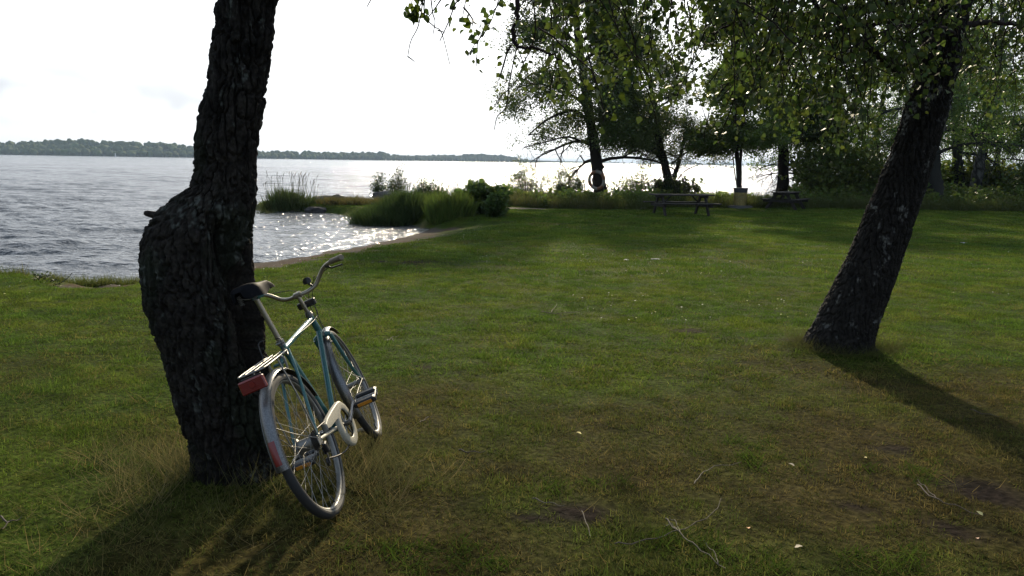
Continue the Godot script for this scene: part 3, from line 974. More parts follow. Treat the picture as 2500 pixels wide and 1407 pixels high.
func twig(rng: RandomNumberGenerator, p: Vector3, frac: float, twigs: MB, leaves: Array, origin: Vector3, wood: Color, size: float) -> void:
	var c := cam_basis.inverse() * (p - Vector3(0, EYE, 0))
	var u := 1250.0 + FPX * c.x / -c.z
	var v := 703.5 - FPX * c.y / -c.z
	var low := hang_bottom(u) * 1.0
	var len_ := (low - v) / FPX * -c.z * frac
	if len_ < 0.12: return
	len_ = minf(len_, 2.3)
	var pts := [p - origin]
	var q := p
	var dir := Vector3(rng.randfn() * 0.5, -0.3, rng.randfn() * 0.5)
	var steps := int(clampf(len_ / 0.09, 3, 26))
	for i in steps:
		dir = (dir + Vector3(rng.randfn() * 0.24, -0.20, rng.randfn() * 0.24)).normalized()
		q += dir * len_ / steps
		pts.append(q - origin)
		var cq := cam_basis.inverse() * (q - Vector3(0, EYE, 0))
		if i > 1 and 703.5 - FPX * cq.y / -cq.z > hang_bottom(1250.0 + FPX * cq.x / -cq.z) + 12.0: break
		for s in 3:
			if rng.randf() < 0.88:
				var off := Vector3(rng.randfn(), rng.randfn() * 0.7 - 0.1, rng.randfn()) * 0.042
				var ld := (Vector3(rng.randfn() * 0.75, -0.65, rng.randfn() * 0.75)).normalized()
				leaves.append(Transform3D(Basis(Quaternion(Vector3.UP, ld)) * Basis(Vector3.UP, rng.randf() * TAU).scaled(Vector3.ONE * rng.randf_range(0.032, 0.060) * size), q - origin + off))
		if i > 1 and rng.randf() < 0.16:
			var qq := q
			var d2 := Vector3(rng.randfn(), 0.1, rng.randfn()).normalized()
			var sp := [q - origin]
			for e in 4:
				d2 = (d2 + Vector3(0, -0.35, 0)).normalized()
				qq += d2 * 0.06
				sp.append(qq - origin)
				for s in 2:
					var ld := Vector3(rng.randfn() * 0.6, -0.7, rng.randfn() * 0.6).normalized()
					leaves.append(Transform3D(Basis(Quaternion(Vector3.UP, ld)) * Basis(Vector3.UP, rng.randf() * TAU).scaled(Vector3.ONE * rng.randf_range(0.035, 0.058) * size), qq - origin + Vector3(rng.randfn(), rng.randfn(), rng.randfn()) * 0.03))
			twigs.tube(sp, taper(sp.size(), 0.0022, 0.001), 4, wood, false)
	twigs.tube(pts, taper(pts.size(), 0.0060, 0.0026), 4, wood, false)

# a tree of the shore: stems through points, limbs, a crown of leafy sprays
func shore_tree(called: String, label: String, stems: Array, wood: Color, limbs: Array, crown: Dictionary, seed_: int, pale: bool = false) -> Node3D:
	var rng := RandomNumberGenerator.new()
	rng.seed = seed_
	var foot: Vector3 = stems[0][0][0]
	var root := thing(called, label, "tree", Vector3(foot.x, ground(foot.x, -foot.z), foot.z))
	var spots := []
	var cols := PackedColorArray()
	var tips := []
	var fine := noise(seed_ + 5, 4.0, FastNoiseLite.TYPE_SIMPLEX_SMOOTH, 3)
	for s in stems:
		var pts := []
		for p in s[0]: pts.append(p - root.position)
		var path := smooth_path(pts, 10)
		var mb := MB.new()
		mb.tube(path, taper(path.size(), s[1], s[2], 0.8), 14, wood)
		for i in mb.v.size():
			var e := fine.get_noise_3dv(mb.v[i])
			mb.v[i] += mb.n[i] * e * s[1] * 0.35
			if pale and fine.get_noise_3d(mb.v[i].x * 2.0, mb.v[i].y * 0.8, mb.v[i].z * 2.0) > -0.02:
				mb.c[i] = Color(0.34, 0.34, 0.32)
		part("trunk", mb, bark_m, root)
		var m := path.size()
		for k in s[3]:
			var t := lerpf(s[4], 0.97, (k + rng.randf()) / s[3])
			var i := int(t * (m - 1))
			var g := rng.randf() * TAU
			var bmb := MB.new()
			grow(bmb, rng, path[i], Vector3(cos(g), crown.get("rise", 0.5) + rng.randfn() * 0.2, sin(g)), crown.reach * (1.15 - 0.42 * t) * rng.randf_range(0.75, 1.2), s[1] * 0.26, crown.get("bend", -0.2), 2, wood, tips)
			part("limb", bmb, bark_m, root)
	for l in limbs:
		var pts := []
		for p in l[0]: pts.append(p - root.position)
		var path := smooth_path(pts, 6)
		var lmb := MB.new()
		lmb.tube(path, taper(path.size(), l[1], l[1] * 0.3), 8, wood, false)
		for i in range(path.size() / 3, path.size(), 4):
			var g := rng.randf() * TAU
			grow(lmb, rng, path[i], Vector3(cos(g), 0.2, sin(g)), crown.reach * 0.4, l[1] * 0.35, crown.get("bend", -0.2), 1, wood, tips)
		part("limb", lmb, bark_m, root)
	if tips.size() == 0: return root
	var clump := noise(seed_ + 9, 0.55, FastNoiseLite.TYPE_SIMPLEX_SMOOTH, 2)
	var tries := 0
	while spots.size() < crown.count and tries < crown.count * 3:
		tries += 1
		var p: Vector3 = tips[rng.randi() % tips.size()] + Vector3(rng.randfn(), rng.randfn() * 0.7, rng.randfn()) * crown.get("fuzz", 0.22)
		if p.y < crown.get("low", 1.2) + rng.randf() * 0.5: continue
		if clump.get_noise_3dv(p) < crown.get("open", -0.35): continue
		spots.append(Transform3D(Basis(Vector3.UP, rng.randf() * TAU).scaled(Vector3.ONE * rng.randf_range(0.8, 1.4) * crown.get("size", 1.0)), p))
		cols.append(leaf_color(rng, crown.color))
	var meshes: Array = crown.get("mesh", spray_mesh)
	many("crown", meshes[seed_ % meshes.size()], spots, cols, root)
	return root

func shrub(called: String, label: String, category: String, at_: Vector3, size: Vector3, count: int, col: Vector3, meshes: Array, seed_: int, leaf: float = 1.0, group: String = "", upright: float = 0.6) -> Node3D:
	var rng := RandomNumberGenerator.new()
	rng.seed = seed_
	var root := thing(called, label, category, Vector3(at_.x, ground(at_.x, -at_.z) - 0.02, at_.z), group)
	var stems := MB.new()
	var ends := []
	var n_stems := clampi(int(size.x * 7.0), 5, 26)
	for i in n_stems:
		var g := rng.randf() * TAU
		var f := sqrt(rng.randf())
		var foot := Vector3(cos(g) * f * size.x * 0.22, 0, sin(g) * f * size.z * 0.22)
		var tip := Vector3(cos(g) * f * size.x * 0.5, size.y * (1.0 - 0.45 * f * f) * rng.randf_range(0.65, 1.08), sin(g) * f * size.z * 0.5)
		var mid := foot.lerp(tip, 0.5) + Vector3(rng.randfn() * 0.06, size.y * 0.08 * upright, rng.randfn() * 0.06)
		var path := smooth_path([foot, mid, tip], 5)
		stems.tube(path, taper(path.size(), 0.012 + 0.004 * size.y, 0.003), 5, Color(0.05, 0.04, 0.03), false)
		for k in range(2, path.size()): ends.append(path[k])
	part("stems", stems, bark_m, root)
	var spots := []
	var cols := PackedColorArray()
	for i in count:
		var p: Vector3 = ends[rng.randi() % ends.size()]
		p += Vector3(rng.randfn() * size.x, rng.randfn() * size.y * 0.9, rng.randfn() * size.z) * 0.09
		if p.y < 0.04: p.y = rng.randf() * 0.2 * size.y
		spots.append(Transform3D(Basis(Vector3.UP, rng.randf() * TAU).scaled(Vector3.ONE * leaf * rng.randf_range(0.75, 1.3)), p))
		cols.append(leaf_color(rng, col, 0.35))
	many("foliage", meshes[seed_ % meshes.size()], spots, cols, root)
	return root

# ---------------------------------------------------------------- grass and reeds
func blade(mb: MB, o: Vector3, dir: Vector3, len_: float, wid: float, bend: float, rng: RandomNumberGenerator) -> void:
	var side := dir.cross(Vector3(rng.randfn(), 0.2, rng.randfn())).normalized() * wid * 0.5
	var lean := Vector3(rng.randfn(), 0, rng.randfn()).normalized() * bend
	var p1 := o + dir * len_ * 0.5 + lean * len_ * 0.18
	var p2 := o + dir * len_ * 0.95 + lean * len_ * 0.65
	var nn := side.cross(dir).normalized()
	var b := mb.v.size()
	for q in [o - side, o + side, p1 - side * 0.8, p1 + side * 0.8, p2]:
		mb.v.append(q); mb.n.append(nn); mb.c.append(Color.WHITE)
	mb.ix.append_array(PackedInt32Array([b, b + 2, b + 1, b + 1, b + 2, b + 3, b + 2, b + 4, b + 3]))

func tuft_mesh(seed_: int, count: int, radius: float, h0: float, h1: float, wid: float, lean: float, bend: float, m: Material) -> ArrayMesh:
	var rng := RandomNumberGenerator.new()
	rng.seed = seed_
	var mb := MB.new()
	for i in count:
		var g := rng.randf() * TAU
		var f := sqrt(rng.randf()) * radius
		var o := Vector3(cos(g) * f, -0.004, sin(g) * f)
		var dir := Vector3(rng.randfn() * lean, 1.0, rng.randfn() * lean).normalized()
		blade(mb, o, dir, rng.randf_range(h0, h1), wid * rng.randf_range(0.7, 1.2), bend * rng.randf(), rng)
	return mb.mesh(m)

var grass_m: StandardMaterial3D

func build_lawn() -> void:
	grass_m = vmat(0.8, 0.11, 0.8)
	var rng := RandomNumberGenerator.new()
	rng.seed = 909
	# bands of turf: [from, to, tufts per square metre, mesh]
	var kinds := [
		[1.9, 6.0, 620.0, tuft_mesh(1, 16, 0.055, 0.016, 0.048, 0.0034, 0.75, 0.9, grass_m)],
		[6.0, 12.0, 290.0, tuft_mesh(2, 18, 0.08, 0.018, 0.050, 0.0050, 0.7, 0.8, grass_m)],
		[12.0, 22.0, 90.0, tuft_mesh(3, 22, 0.13, 0.020, 0.055, 0.009, 0.6, 0.7, grass_m)],
		[22.0, 38.0, 34.0, tuft_mesh(4, 26, 0.22, 0.025, 0.065, 0.016, 0.6, 0.6, grass_m)]]
	for q in kinds:
		var spots := []
		var cols := PackedColorArray()
		var half: float = 0.66 * q[1] + 1.2
		var count := int((q[1] - q[0]) * 2.0 * half * q[2])
		for i in count:
			var d := rng.randf_range(q[0], q[1])
			var x := rng.randf_range(-half, half)
			if absf(x) > 0.66 * d + 1.2: continue
			var s := shore_distance(x, d)
			if s < 0.3: continue
			var bch := beachy(x, d)
			if s < lerpf(0.5, 2.6, bch) + n_fine.get_noise_2d(x * 0.35, -d * 0.35) * 0.9 * bch: continue
			if d > 30.0 and Vector2((x - 0.2) * 0.55, d - 33.0).length() < 1.0: continue
			var dry := lawn_dry(x, d)
			if d < 13.0 and bareness(x, d) > rng.randf() * 0.8: continue
			if rng.randf() < dry * 0.35: continue
			var dens := 0.8 + 0.8 * n_fine.get_noise_2d(x * 1.4, d * 1.4) + 0.7 * n_mid.get_noise_2d(x * 1.5 + 20.0, d * 1.5)
			var c := turf(x, d)
			var straw := rng.randf() < 0.10 + 0.42 * dry
			if straw: c = c.lerp(Vector3(0.21, 0.16, 0.055), rng.randf_range(0.15, 0.7))
			else: c = c.lerp(Vector3(0.055, 0.110, 0.014), rng.randf_range(0.0, 0.6))
			var g := rng.randf_range(0.6, 1.35)
			cols.append(Color(c.x * g, c.y * g, c.z * g))
			var sc := rng.randf_range(0.75, 1.25) * clampf(dens, 0.45, 1.75)
			var b := Basis(Vector3.UP, rng.randf() * TAU).scaled(Vector3(1.0, sc * (0.8 if straw else 1.0), 1.0))
			spots.append(Transform3D(b, Vector3(x, ground(x, d), -d)))
		var o := many("lawn_grass", q[3], spots, cols, self)
		tag(o, "short patchy green and straw coloured lawn grass", "grass", "lawn grass", "stuff")
		print("grass ", spots.size())
	# long dry wispy grass round the old tree and under the bicycle
	var tall := tuft_mesh(6, 7, 0.05, 0.10, 0.30, 0.0022, 0.55, 1.0, grass_m)
	var spots := []
	var cols := PackedColorArray()
	for i in 1100:
		var g := rng.randf() * TAU
		var f := absf(rng.randfn()) * 0.42 + 0.14
		var x := -1.22 + cos(g) * f * 1.25
		var d := 3.92 - sin(g) * f * 0.95
		if f < 0.24: continue
		if x > -0.5 and rng.randf() < 0.8: continue
		if d < 2.2: continue
		if d < 3.75 and absf(x + 1.2) < 0.42 and rng.randf() < 0.7: continue
		spots.append(Transform3D(Basis(Vector3.UP, rng.randf() * TAU).scaled(Vector3(1.0, rng.randf_range(0.35, 1.0) * clampf(1.25 - f * 0.75, 0.25, 1.0), 1.0)), Vector3(x, ground(x, d), -d)))
		var c := Vector3(0.075, 0.085, 0.03).lerp(Vector3(0.25, 0.19, 0.09), rng.randf() * (1.0 if rng.randf() < 0.45 else 0.3))
		cols.append(Color(c.x, c.y, c.z))
	for i in 900:                                            # stray straws in the near turf
		var d := rng.randf_range(2.2, 8.0)
		var x := rng.randf_range(-0.7 * d, 0.7 * d)
		if n_mid.get_noise_2d(x * 1.2, d * 1.2) < -0.1: continue
		spots.append(Transform3D((Basis(Vector3.UP, rng.randf() * TAU) * Basis(Vector3.RIGHT, rng.randf_range(0.0, 0.9))).scaled(Vector3(1.0, rng.randf_range(0.22, 0.5), 1.0)), Vector3(x, ground(x, d), -d)))
		var c := Vector3(0.07, 0.09, 0.02).lerp(Vector3(0.24, 0.18, 0.07), rng.randf())
		cols.append(Color(c.x, c.y, c.z))
	for i in 300:                                            # at the foot of the leaning birch
		var g := rng.randf() * TAU
		var x := 3.0 + cos(g) * rng.randf_range(0.28, 0.5)
		var d := 7.12 - sin(g) * rng.randf_range(0.25, 0.45)
		spots.append(Transform3D(Basis(Vector3.UP, rng.randf() * TAU).scaled(Vector3(1.0, rng.randf_range(0.3, 0.6), 1.0)), Vector3(x, ground(x, d), -d)))
		cols.append(Color(0.08, 0.085, 0.03))
	var o := many("tall_grass", tall, spots, cols, self)
	tag(o, "long wispy dry grass round the foot of the knotted birch", "grass", "", "stuff")
	# lusher tufts that stand out of the lawn
	var lush := tuft_mesh(7, 26, 0.07, 0.05, 0.13, 0.0045, 0.7, 0.9, grass_m)
	spots = []
	cols = PackedColorArray()
	for q in [[1795, 1085, 9], [1000, 1350, 8], [1650, 1330, 9], [2150, 1380, 12], [1830, 1385, 8], [1120, 1380, 9], [2250, 1150, 6], [1340, 545, 5], [1330, 735, 3], [160, 1080, 6], [1880, 1120, 5], [1400, 1180, 5]]:
		for i in q[2]:
			var p := on_lawn(q[0] + rng.randfn() * 55.0, q[1] + rng.randfn() * 16.0)
			spots.append(Transform3D(Basis(Vector3.UP, rng.randf() * TAU).scaled(Vector3(1.0, rng.randf_range(0.3, 0.8), 1.0)), p))
			var g := rng.randf_range(0.8, 1.2)
			cols.append(Color(0.062 * g, 0.098 * g, 0.014 * g))
	o = many("grass_tufts", lush, spots, cols, self)
	tag(o, "lush green grass tufts scattered over the dry lawn", "grass", "", "stuff")
	# daisies and clover heads, pale dots on the turf
	var dm := MB.new()
	dm.poly([Vector3(-0.006, 0.03, -0.006), Vector3(0.006, 0.03, -0.006), Vector3(0.008, 0.032, 0.004), Vector3(0, 0.033, 0.009), Vector3(-0.008, 0.032, 0.004)], Vector3(0, -1, 0))
	dm.poly([Vector3(-0.001, 0, 0), Vector3(0.001, 0, 0), Vector3(0.001, 0.03, 0), Vector3(-0.001, 0.03, 0)], Vector3(0, 0.01, 0.5))
	var daisy := dm.mesh(vmat(0.8))
	spots = []
	cols = PackedColorArray()
	for i in 2000:
		var d := rng.randf_range(8.0, 26.0)
		var x := rng.randf_range(-0.7 * d, 0.7 * d)
		if n_big.get_noise_2d(x * 2.0, d * 2.0) < 0.05 or shore_distance(x, d) < 2.0: continue
		spots.append(Transform3D(Basis(Vector3.UP, rng.randf() * TAU).scaled(Vector3.ONE * rng.randf_range(0.7, 1.5)), Vector3(x, ground(x, d), -d)))
		cols.append(Color(0.36, 0.36, 0.28) if rng.randf() < 0.6 else Color(0.30, 0.30, 0.08))
	o = many("clover_flowers", daisy, spots, cols, self)
	tag(o, "small pale clover flowers dotted over the lawn", "flowers", "", "stuff")

func reeds(called: String, label: String, category: String, mid: Vector3, size: Vector3, count: int, col: Vector3, seed_: int, plumes: bool, floats: bool, bend: float = 0.5) -> void:
	var rng := RandomNumberGenerator.new()
	rng.seed = seed_
	var m := tuft_mesh(seed_, 9, 0.09, 0.55, 1.0, 0.020, 0.10, bend, grass_m)
	var root := thing(called, label, category, Vector3(mid.x, WATER if floats else ground(mid.x, -mid.z), mid.z))
	var spots := []
	var cols := PackedColorArray()
	var lump := noise(seed_ + 2, 0.9, FastNoiseLite.TYPE_SIMPLEX_SMOOTH, 2)
	for i in count:
		var g := rng.randf() * TAU
		var f := sqrt(rng.randf())
		var p := Vector3(cos(g) * f * size.x * 0.5, 0, sin(g) * f * size.z * 0.5)
		var y := (WATER - 0.1 if floats else ground(mid.x + p.x, -(mid.z + p.z))) - root.position.y
		p.y = maxf(y, WATER - 0.2 - root.position.y)
		var hh := size.y * (1.0 - 0.35 * f * f) * (1.0 + 0.35 * lump.get_noise_2d(p.x, p.z)) * rng.randf_range(0.75, 1.08)
		spots.append(Transform3D(Basis(Vector3.UP, rng.randf() * TAU).scaled(Vector3(1.0 + (1.1 if plumes else 0.3) * size.y, hh, 1.0 + (1.1 if plumes else 0.3) * size.y)), p))
		cols.append(leaf_color(rng, col, 0.3))
	many("blades", m, spots, cols, root)
	if plumes:
		var st := MB.new()
		for i in int(count * 0.12):
			var g := rng.randf() * TAU
			var f := sqrt(rng.randf())
			var p := Vector3(cos(g) * f * size.x * 0.55, -0.1, sin(g) * f * size.z * 0.55)
			var lean := Vector3(rng.randfn() * 0.12, 0, rng.randfn() * 0.08)
			var h := size.y * rng.randf_range(0.85, 1.3)
			st.tube([p, p + lean * 0.3 * h + Vector3(0, h * 0.5, 0), p + lean * h + Vector3(0, h, 0)], [0.007, 0.006, 0.004], 4, Color(0.09, 0.09, 0.04), false)
			var tp := p + lean * h + Vector3(0, h, 0)
			st.tube([tp, tp + lean * 0.1 + Vector3(0.01, 0.08, 0), tp + lean * 0.2 + Vector3(0.05, 0.17, 0)], [0.006, 0.013, 0.003], 5, Color(0.09, 0.075, 0.05), false)
		part("plumes", st, vmat(0.9, 0.2), root).set_meta("kind", "stuff")

func boulder(called: String, label: String, p: Vector3, size: Vector3, seed_: int, col: Vector3) -> void:
	var root := thing(called, label, "boulder" if size.y > 0.2 else "stone", p)
	var nz := noise(seed_, 0.8, FastNoiseLite.TYPE_SIMPLEX_SMOOTH, 4)
	var mb := MB.new()
	var rows := []
	for j in 13:
		var f := PI * j / 12.0
		var row := []
		for i in 23:
			var g := TAU * (i % 22) / 22.0
			var dir := Vector3(sin(f) * cos(g), -cos(f), sin(f) * sin(g))
			var q := Vector3(signf(dir.x) * pow(absf(dir.x), 0.75), signf(dir.y) * pow(absf(dir.y), 0.7), signf(dir.z) * pow(absf(dir.z), 0.75))
			row.append(q * size * 0.5 * (1.0 + 0.4 * nz.get_noise_3dv(dir * 1.4)))
		rows.append(row)
	mb.sheet(rows, true, Color(col.x, col.y, col.z))
	part("rock", mb, rock_m, root)

var rock_m: StandardMaterial3D

func build_shore_plants() -> void:
	rock_m = vmat(0.9, 0.3)
	grained(rock_m, grain(31, 0.05, 256, 0.45, 1.0, 5), 0.9, 2.0)
	var w := func(u: float, v: float) -> Vector3:
		var r: Vector3 = cam_basis * Vector3((u - 1250.0) / FPX, -(v - 703.5) / FPX, -1.0)
		return Vector3(0, EYE, 0) + r * ((WATER - EYE) / r.y)
	reeds("reed_bed", "feathery reeds standing in the water at the tip of the spit", "reeds", w.call(712, 516), Vector3(2.1, 1.25, 1.3), 420, Vector3(0.06, 0.085, 0.025), 71, true, true, 0.4)
	reeds("sedge_mound", "dark dense drooping sedge mound overhanging the small bay", "sedge", Vector3(-4.25, 0, -28.0), Vector3(2.5, 1.1, 2.4), 900, Vector3(0.05, 0.08, 0.022), 72, false, false, 1.1)
	reeds("reed_clump", "bright green upright reed clump where the beach meets the spit", "reeds", Vector3(-2.05, 0, -26.6), Vector3(1.5, 1.08, 1.3), 420, Vector3(0.085, 0.125, 0.025), 73, false, false, 0.45)
	reeds("reed_clump", "lighter reeds on the spit behind the sedge mound", "reeds", Vector3(-3.4, 0, -31.0), Vector3(2.6, 0.8, 1.8), 380, Vector3(0.09, 0.125, 0.03), 74, true, false, 0.6)
	reeds("reed_clump", "thin scattered reeds in shallow water beside the reed bed", "reeds", w.call(640, 522), Vector3(1.5, 0.42, 1.0), 30, Vector3(0.07, 0.085, 0.03), 75, false, true, 0.4)
	reeds("reed_clump", "short brownish weeds along the stony end of the spit", "weeds", Vector3(-6.9, 0, -34.0), Vector3(3.0, 0.5, 2.4), 330, Vector3(0.11, 0.10, 0.035), 76, false, false, 0.8)
	var sh := [
		["leafy_shrub", "broad leaved shrub beside the bright green reed clump", stand(1180, 28.0), Vector3(1.6, 1.2, 1.3), 420, Vector3(0.07, 0.115, 0.024), 81, 1.25],
		["leafy_shrub", "low broad leaved shrub at the end of the sandy path", stand(1210, 26.4), Vector3(0.8, 0.75, 0.7), 200, Vector3(0.06, 0.10, 0.022), 82, 1.0],
		["willow_bush", "small upright willow bush among boulders on the spit", stand(935, 37.6), Vector3(0.9, 1.35, 0.7), 130, Vector3(0.05, 0.07, 0.025), 83, 0.8],
		["willow_bush", "narrow willow bush beside the flat boulder on the spit", stand(972, 37.4), Vector3(0.7, 1.45, 0.6), 110, Vector3(0.05, 0.07, 0.025), 84, 0.8],
		["willow_bush", "rounded dark bush behind the lighter reeds", stand(1035, 33.5), Vector3(1.6, 1.15, 1.2), 300, Vector3(0.05, 0.08, 0.022), 85, 0.9],
		["willow_bush", "airy willow bush hanging over the sunlit water", stand(1290, 39.4), Vector3(2.6, 2.2, 1.5), 300, Vector3(0.075, 0.10, 0.03), 86, 0.8],
		["willow_bush", "upright bush beside the trunk with the lifebuoy", stand(1385, 38.6), Vector3(1.5, 1.6, 1.2), 280, Vector3(0.07, 0.095, 0.028), 87, 0.85],
		["willow_bush", "low bushy growth between the lifebuoy trunk and the willow", stand(1540, 39.4), Vector3(2.3, 1.5, 1.3), 260, Vector3(0.065, 0.09, 0.025), 88, 0.85],
		["leafy_shrub", "dark dense shrub round the foot of the forked willow", stand(1650, 38.8), Vector3(2.4, 1.35, 1.5), 650, Vector3(0.05, 0.075, 0.022), 89, 0.9],
		["leafy_shrub", "tall green bush beside the picnic table with the bent legs", stand(2030, 40.5), Vector3(4.2, 3.6, 2.4), 1000, Vector3(0.12, 0.16, 0.03), 90, 1.1],
		["leafy_shrub", "dark rounded thicket behind the tall green bush", stand(2130, 42.5), Vector3(3.6, 3.2, 2.4), 800, Vector3(0.075, 0.105, 0.025), 91, 1.1],
		["leafy_shrub", "leafy thicket behind the leaning birch", stand(2235, 42.0), Vector3(3.0, 2.2, 2.0), 800, Vector3(0.11, 0.165, 0.03), 92, 1.1],
		["leafy_shrub", "pale leafy bush between the birch trunks", stand(2345, 47.0), Vector3(4.0, 2.6, 2.4), 900, Vector3(0.16, 0.21, 0.03), 93, 1.1],
		["leafy_shrub", "wide yellow green bush beside the pale birch trunk", stand(2470, 46.0), Vector3(4.6, 2.4, 2.4), 1000, Vector3(0.16, 0.21, 0.03), 94, 1.1],
		["leafy_shrub", "dark bush at the lawn edge past the pale birch", stand(2560, 42.0), Vector3(4.6, 2.6, 2.4), 900, Vector3(0.08, 0.13, 0.03), 95, 1.1],
	]
	for s in sh:
		shrub(s[0], s[1], "bush", s[2], s[3], s[4], s[5], broad_spray if s[0] == "leafy_shrub" else spray_mesh, s[6], s[7])
	# undergrowth band along the lawn's far edge
	var rng := RandomNumberGenerator.new()
	rng.seed = 515
	var spots := []
	var cols := PackedColorArray()
	var nz := noise(61, 0.35, FastNoiseLite.TYPE_SIMPLEX_SMOOTH, 2)
	for i in 8000:
		var u := rng.randf_range(1225, 2680)
		var near := 37.5 if u > 1900 else (33.8 if u < 1600 else 36.8)
		if u < 1320: near = lerpf(36.5, 34.2, (u - 1225) / 95.0)
		var d := near + absf(rng.randfn()) * (2.2 if u < 1900 else 4.0)
		var p := stand(u, d)
		if shore_distance(p.x, d) < 0.2: continue
		var dense := nz.get_noise_2d(p.x, d)
		if dense < -0.35: continue
		var h := rng.randf_range(0.3, 1.0) * (0.9 + 0.7 * dense) * (1.0 + (0.55 if u > 1930 else 0.0)) * clampf((d - near) * 1.2 + 0.25, 0.25, 1.0) * (0.55 if u > 1660 and u < 1930 else 0.85)
		spots.append(Transform3D(Basis(Vector3.UP, rng.randf() * TAU).scaled(Vector3.ONE * rng.randf_range(0.8, 1.3)), p + Vector3(0, h * rng.randf() * 0.75 + 0.03, 0)))
		cols.append(leaf_color(rng, Vector3(0.10, 0.145, 0.028) * (1.0 + 0.5 * dense)))
	var o := many("undergrowth", broad_spray[1], spots, cols, self)
	tag(o, "low tangled undergrowth along the far edge of the lawn", "undergrowth", "", "stuff")
	var long_ := tuft_mesh(64, 12, 0.14, 0.3, 0.75, 0.014, 0.25, 0.7, grass_m)
	spots = []
	cols = PackedColorArray()
	for i in 5200:
		var u := rng.randf_range(1190, 2680)
		var near := 37.0 if u > 1900 else (33.2 if u < 1600 else 36.2)
		if u < 1320: near = lerpf(36.0, 33.6, (u - 1190) / 130.0)
		var d := near + absf(rng.randfn()) * 2.6
		var p := stand(u, d)
		if shore_distance(p.x, d) < -0.05: continue
		if Vector2((p.x - 0.2) * 0.55, d - 33.0).length() < 0.9: continue
		spots.append(Transform3D(Basis(Vector3.UP, rng.randf() * TAU).scaled(Vector3(1, rng.randf_range(0.5, 1.2), 1)), p))
		var c := Vector3(0.085, 0.11, 0.03).lerp(Vector3(0.17, 0.14, 0.06), rng.randf() * 0.7 if u < 1500 else rng.randf() * 0.3)
		cols.append(Color(c.x, c.y, c.z))
	for i in 900:
		var u := rng.randf_range(-40, 360)
		var x := at(u, 680, 11.3).x
		var d := 10.0
		while d < 15.0 and shore_distance(x, d) > 0.55: d += 0.1
		d += rng.randfn() * 0.15
		spots.append(Transform3D(Basis(Vector3.UP, rng.randf() * TAU).scaled(Vector3(0.5, rng.randf_range(0.12, 0.35), 0.5)), Vector3(x, ground(x, d), -d)))
		cols.append(leaf_color(rng, Vector3(0.10, 0.12, 0.03)))
	o = many("rough_grass", long_, spots, cols, self)
	tag(o, "uncut rough grass along the water and the lawn's far edge", "grass", "", "stuff")
	# weeds on the bank
	shrub("bank_weed", "small dark weed on the grassy bank edge above the lake", "plant", on_lawn(105, 682), Vector3(0.45, 0.14, 0.25), 12, Vector3(0.04, 0.055, 0.02), broad_spray, 96, 0.28)
	var bw := thing("bank_weed", "slanting leafy weed stalk leaning over the bank edge", "plant", on_lawn(128, 682))
	var bmb := MB.new()
	var path := smooth_path([Vector3.ZERO, Vector3(0.10, 0.03, 0), Vector3(0.2, 0.10, 0), Vector3(0.27, 0.17, 0)], 4)
	bmb.tube(path, taper(path.size(), 0.006, 0.003), 5, Color(0.05, 0.05, 0.03))
	part("stalk", bmb, bark_m, bw)
	var wl := MB.new()
	add_leaf(wl, Vector3.ZERO, Basis.IDENTITY, 1.0, 0.34)
	for i in wl.c.size(): wl.c[i] = Color(0.045, 0.06, 0.02)
	var weed_leaf := wl.mesh(leaf_m)
	for i in 12:
		var lf := hang("leaf", weed_leaf, bw)
		lf.transform = Transform3D(random_basis(rng).scaled(Vector3.ONE * 0.045), path[i % path.size()])
	boulder("boulder", "grey pointed boulder at the stony end of the spit", Vector3(w.call(826, 515).x, WATER + 0.18, w.call(826, 515).z), Vector3(0.8, 0.9, 0.7), 301, Vector3(0.16, 0.15, 0.14))
	boulder("boulder", "long low boulder behind the reed bed", Vector3(-8.0, WATER + 0.25, -36.2), Vector3(2.2, 0.55, 0.9), 302, Vector3(0.22, 0.20, 0.18))
	boulder("boulder", "flat sloping boulder under the narrow willow bush", Vector3(stand(945, 37).x, WATER + 0.55, -37.0), Vector3(1.3, 0.4, 0.8), 303, Vector3(0.22, 0.20, 0.19))
	boulder("boulder", "dark wet stone at the foot of the reeds on the spit", Vector3(w.call(775, 521).x, WATER + 0.05, w.call(775, 521).z), Vector3(0.9, 0.4, 0.5), 304, Vector3(0.09, 0.08, 0.075))
	boulder("boulder", "dark bank stone beside the pointed boulder", Vector3(w.call(880, 519).x, WATER + 0.12, w.call(880, 519).z), Vector3(1.5, 0.6, 0.7), 305, Vector3(0.07, 0.065, 0.055))
	boulder("boulder", "small round stone beside the tree behind the picnic table", Vector3(stand(1942, 43).x, ground(stand(1942, 43).x, 43) + 0.35, -43.0), Vector3(0.7, 0.9, 0.6), 306, Vector3(0.16, 0.15, 0.14))
	boulder("pale_stone", "small flat pale stone lying in the mown lawn", on_lawn(1530, 632), Vector3(0.10, 0.03, 0.16), 307, Vector3(0.45, 0.45, 0.42))
	boulder("pale_stone", "wider flat pale stone in the lawn, next to a smaller one", on_lawn(1602, 631), Vector3(0.18, 0.03, 0.16), 308, Vector3(0.45, 0.45, 0.42))
	boulder("pale_stone", "flat pale stone lying beyond the leaning birch", on_lawn(2355, 592), Vector3(0.15, 0.03, 0.2), 309, Vector3(0.5, 0.5, 0.48))

